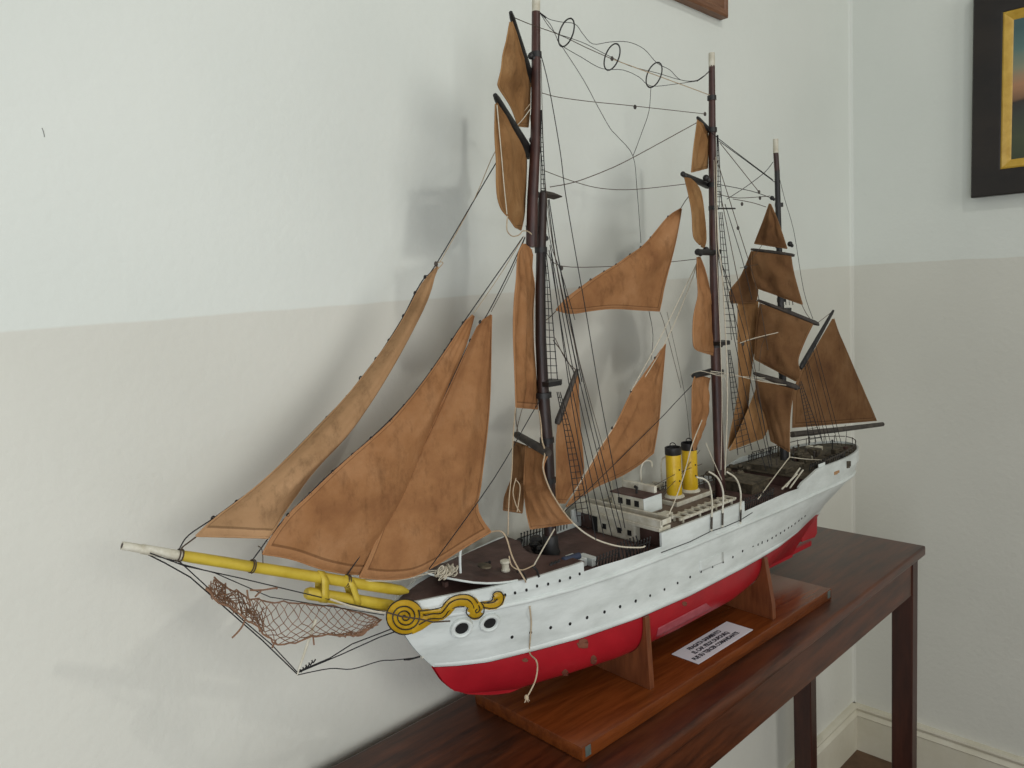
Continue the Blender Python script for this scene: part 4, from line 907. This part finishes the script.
# forecastle gear
RIMW = [(-.0895,.0005,1.1358),(-.085,.006,1.1335),(-.076,.016,1.1300),(-.066,.0275,1.1268),(-.056,.0375,1.1238),(-.046,.047,1.1210),(-.030,.0545,1.1172),(-.015,.060,1.1145),(0,.0655,1.1132),(.012,.0695,1.1128)]
P = []
for s, w, z in RIMW: P.append([Vector((s, w*(-1+2*j/12), z+.0012*(1-(-1+2*j/12)**2))) for j in range(13)])
rd = part(MB().grid(P), 'raised_foredeck', 'deck', solid=.0022)
b = MB(); b.tube([Vector((s,-w-.0008,z)) for s, w, z in reversed(RIMW)]+[Vector((s,w+.0008,z)) for s, w, z in RIMW], .0015, 6); part(b, 'white_rim', 'white', rd)
ss = [.010+.114*i/20 for i in range(21)]
pol = [(s,-(interp(s,BS)-.003)) for s in ss]+[(.122,-.050),(.108,-.030),(.098,-.010),(.098,.010),(.108,.030),(.122,.050)]+[(s,interp(s,BS)-.003) for s in reversed(ss)]
part(MB().prism(pol, 1.1095, 1.1125), 'after_foredeck', 'deck', smooth=False)
for s, n in ((-.06,0),(-.02,-.03),(-.02,.03)): part(MB().box((s-.003,n-.003,1.107),(s+.003,n+.003,1.114)), 'foredeck_prop', 'deck', rd, smooth=False)
ss = [(.122,-.052),(.109,-.031),(.0995,-.010),(.0995,.010),(.109,.031),(.122,.052)]
part(MB().ring_loft([[Vector((s,n,z)) for z in (1.084,1.1100)]+[Vector((s-.002,n,z)) for z in (1.1100,1.084)] for s, n in ss]), 'break_screen', 'deck', smooth=False)
p = at(505,560,-.03); b = MB(); b.lathe([(.0062,0),(.0066,.002),(.0052,.004),(.0052,.011),(.0072,.0125),(.0072,.0155),(.005,.0165)], (p.x,p.y,1.1125), 18); part(b, 'capstan', 'white2')
b = MB(); b.tube(smooth_curve(L((460.5,573,-.02),(460,560,-.02),(461,550,-.02),(466,546,-.02)),4), .0018, 8); part(b, 'cathead_pipe', 'white')
b = MB(); q = at(448,572,-.022)
for k in range(44): 
    c = q+Vector((random.uniform(-.012,.010),random.uniform(-.008,.008),random.uniform(-.003,.006))); b.torus(c, Vector((random.random(),random.random(),.2)), Vector((random.random(),-.5,random.random()+.1)), random.uniform(.003,.006), .0009, 10, 4)
part(b, 'rope_heap', 'palerope')
for px, py in ((481,543),(485,541),(488,540),(484,545)):
    p = at(px,py,.0); b = MB(); b.tube([Vector((p.x,p.y,1.1125)), Vector((p.x,p.y,1.119))], .0018, 7); b.ball((p.x,p.y,1.120), .0024, 7); part(b, 'bollard', 'black')
for px0,py0,px1,py1 in ((519,571,526,580),(532,566,539,577)):
    b = MB(); b.tube(smooth_curve([at(px0,py0,-.066),at((px0+px1)/2+1,(py0+py1)/2-1.5,-.072),at(px1,py1,-.08)],4), .0016, 6); b.tube(L((px0-2,py0+1,-.066),(px0+3,py0-1,-.066)), .0016, 6); part(b, 'anchor_iron', 'black')
b = MB(); b.disc(at(484.5,566.5,-.03)+Vector((0,0,.001)), Vector((0,0,1)), .012, .008, .0012, up=Vector((1,0,0)), seg=18); part(b, 'hatch_cover', 'grime')
b = MB(); a_ = at(563,560.5,-.06); c_ = at(579.5,555.5,-.06); b.tube([a_, a_+(c_-a_)*.02, c_-(c_-a_)*.02, c_], .0050, 10, [.004,.005,.005,.004]); part(b, 'navy_roll', 'navy')
b = MB()
for k in range(3): c = at(551+k*3.5,565-k*1.2,-.062); b.ball(c, .0030, 7); b.ball(c+Vector((.003,.001,.002)), .002, 6)
part(b, 'chain_stopper', 'black')
bx('white_locker', (.140,-.052,1.085), (.166,-.020,1.098), 'white'); bx('locker', (.168,-.060,1.084), (.180,-.030,1.097), 'white')
b = MB()
for k in range(9):
    c = Vector((.128+k*.0012, -.02+.006*k, 1.086+.004*math.sin(k*2.2))); b.ball(c, .0065, 8, (1,1.1,.8))
part(b, 'deck_gear_heap', 'grime')
# dark lump round the foot of the foremast
p = at(551,556,0); b = MB(); b.lathe([(.0135,0),(.0135,.012),(.0128,.03),(.0122,.044),(.0105,.046)], (p.x,p.y,1.084), 14); part(b, 'mast_coat', 'black')
# pin rails: uprights and lanyards along the waist
def pinrail(s0, s1, n, z, k, h=.016, m='black'):
    b = MB(); b.tube([(s0,n,z+h*.7),(s1,n,z+h*.7)], .0009, 5)
    for i in range(k):
        s = s0+(s1-s0)*i/(k-1); b.tube([(s,n*.985,z),(s+.004,n,z+h)], .0010, 5); b.ball((s+.004,n,z+h), .0017, 6)
    return part(b, 'pin_rail', m)
for sg in (-1, 1):
    pinrail(.150,.198,sg*.085,1.088,8,.022); pinrail(.212,.262,sg*.092,1.090,8,.022); pinrail(.515,.610,sg*.092,1.090,14,.024); pinrail(.78,.92,sg*.070,1.108,16,.014)
b = MB()
for k in range(7): b.tube([(.20+.008*k,-.089,1.088),(.198+.007*k,-.086,1.120)], .0011, 5)
part(b, 'deadeye_lanyard', 'blackrope')
# poop and quarterdeck
ph = bx('poop_house', (.742,-.040,1.106), (.800,.040,1.116), 'grime'); bx('house_roof', (.738,-.046,1.116), (.804,.046,1.1185), 'grime', ph)
for k, (s, n, w, d_, h, m) in enumerate(((.84,-.020,.022,.018,.014,'grime'),(.86,.022,.03,.02,.012,'grime'),(.905,-.005,.02,.026,.016,'grime'),(.935,.02,.012,.012,.014,'white2'),(.95,-.03,.014,.012,.010,'grime'))):
    bx('skylight', (s,n-d_/2,1.106), (s+w,n+d_/2,1.106+h), m)
b = MB(); c = Vector((.862,-.006,1.116))
for k in range(14): b.ball(c+Vector((random.uniform(-.016,.016),random.uniform(-.014,.014),random.uniform(-.006,.006))), random.uniform(.004,.008), 7, (1.2,1,.7))
part(b, 'canvas_heap', 'grime')
b = MB()
for k in range(16):
    c = Vector((.148,.045,1.090)); b.ball(c+Vector((random.uniform(-.022,.030),random.uniform(-.035,.035),random.uniform(-.004,.016))), random.uniform(.005,.010), 7, (1.2,1,.8))
part(b, 'deck_gear_heap', 'black')
b = MB(); c = Vector((.70,.055,1.104))
for k in range(26): b.ball(c+Vector((random.uniform(-.050,.040),random.uniform(-.026,.026),random.uniform(-.018,.007))), random.uniform(.004,.008), 7, (1.2,1,.8))
part(b, 'deck_gear_heap', 'grime')
bx('deck_house', (.640,-.030,1.084), (.700,.030,1.104), 'grime'); bx('house_roof', (.636,-.034,1.104), (.704,.034,1.107), 'grime')
for a_, c_ in (((786,487,-.08),(800,468,-.07)),((790,488,-.08),(803,470,-.07)),((782,489,-.085),(797,474,-.075))): part(MB().tube(L(a_,c_), .0016, 6), 'spare_spar', 'white2')
b = MB()
for k in range(10): b.tube([(.53+.016*k,.07,1.085),(.53+.016*k,.071,1.112)], .0012, 5)
b.tube([(.53,.0705,1.112),(.675,.0705,1.112)], .0012, 5); b.tube([(.53,.0705,1.099),(.675,.0705,1.099)], .0009, 5); part(b, 'deck_railing', 'grime')
b = MB()
ss = [s for s in urow(BS) if s > .80]
for sg in (-1,1):
    b.tube([Vector((s,sg*max(.001,interp(s,BS)-.006),1.122)) for s in ss], .0009, 5)
    for s in ss[::3]: b.tube([Vector((s,sg*max(.001,interp(s,BS)-.006),1.108)), Vector((s,sg*max(.001,interp(s,BS)-.006),1.124))], .0008, 5)
part(b, 'poop_railing', 'spar')
for k in range(22):
    s_ = random.uniform(.745,1.01); w_ = interp(s_,BS)-.016; n_ = random.uniform(-w_,w_)
    if random.random() < .5:
        b = MB(); e1 = Vector((1,0,0)); b.torus((s_,n_,1.1085+(.0125 if s_ < .805 and abs(n_) < .046 else 0)), e1, Vector((0,1,0)), random.uniform(.004,.007), .0018, 12, 5); part(b, 'rope_coil', random.choice(('brownrope','black','grime')))
    else:
        z_ = 1.106+(.0125 if s_ < .805 and abs(n_) < .046 else 0); w2 = random.uniform(.004,.009); bx('deck_locker', (s_-w2,n_-w2*.7,z_), (s_+w2,n_+w2*.7,z_+random.uniform(.005,.011)), random.choice(('grime','deck','spar','grime','white2')))
for k in range(12):
    s_ = random.uniform(.755,.98); w_ = interp(s_,BS)-.02; n_ = random.uniform(-w_,w_)
    b = MB(); b.tube([(s_,n_,1.106),(s_,n_,1.128)], .0016, 6); b.ball((s_,n_,1.129), .0026, 7); part(b, 'ventilator_post', random.choice(('black','spar','grime')))
for k in range(14):
    s_ = random.uniform(.53,.70); n_ = random.uniform(-.075,.07)
    if .63 < s_ and abs(n_) < .04: continue
    b = MB(); a0 = random.uniform(0,PI); b.torus((s_,n_,1.0865), Vector((1,0,0)), Vector((0,1,0)), random.uniform(.005,.008), .002, 12, 5); part(b, 'rope_coil', random.choice(('brownrope','black','grime')))
bx('white_board', (.790,-.0845,1.112), (.815,-.0825,1.1225), 'white')
patch_on('tan_patch', 'sailA', [(834,472),(839,470),(839.5,476.5),(834,478)], BVHTree.FromPolygons([tuple(v.co) for v in bpy.data.objects['poop_bulwark'].data.vertices], [tuple(p.vertices) for p in bpy.data.objects['poop_bulwark'].data.polygons]), .0005)
patch_on('stern_plate', 'grime', [(846.5,461),(850.5,461),(850.5,471.5),(846.5,472.5)], BVHTree.FromPolygons([tuple(v.co) for v in bpy.data.objects['poop_bulwark'].data.vertices], [tuple(p.vertices) for p in bpy.data.objects['poop_bulwark'].data.polygons]), .0006)

# ------------------------------------------------------------------ light: daylight from tall windows, one high lamp
W = bpy.data.worlds.new('room_daylight'); scene.world = W; W.use_nodes = True
W.node_tree.nodes['Background'].inputs[0].default_value = (1,1,.93,1); W.node_tree.nodes['Background'].inputs[1].default_value = .22
def area(name, loc, tgt, sx, sy, power, col):
    l = bpy.data.lights.new(name, 'AREA'); l.shape = 'RECTANGLE'; l.size = sx; l.size_y = sy; l.energy = power; l.color = col
    o = bpy.data.objects.new(name, l); COL.objects.link(o); o.location = loc
    o.rotation_euler = (Vector(tgt)-Vector(loc)).to_track_quat('-Z','Y').to_euler(); return o
area('window_light_near', (-3.05,-1.75,1.15), (-1.8,0,1.1), 1.5, 1.6, 23, (.94,.985,1.03))
area('window_light_facing', (-1.9,-4.8,2.6), (-1.5,0,1.2), 1.6, 1.7, 50, (1,.98,.92))
area('high_lamp', (-1.44,-1.75,3.32), (-1.5,0,1.4), .08, .08, 9, (1,.98,.92))
vs = scene.view_settings
scene.display_settings.display_device = 'sRGB'
vs.view_transform = 'Standard'; vs.look = 'None'; vs.gamma = 1; vs.use_curve_mapping = False; vs.exposure = 0.0
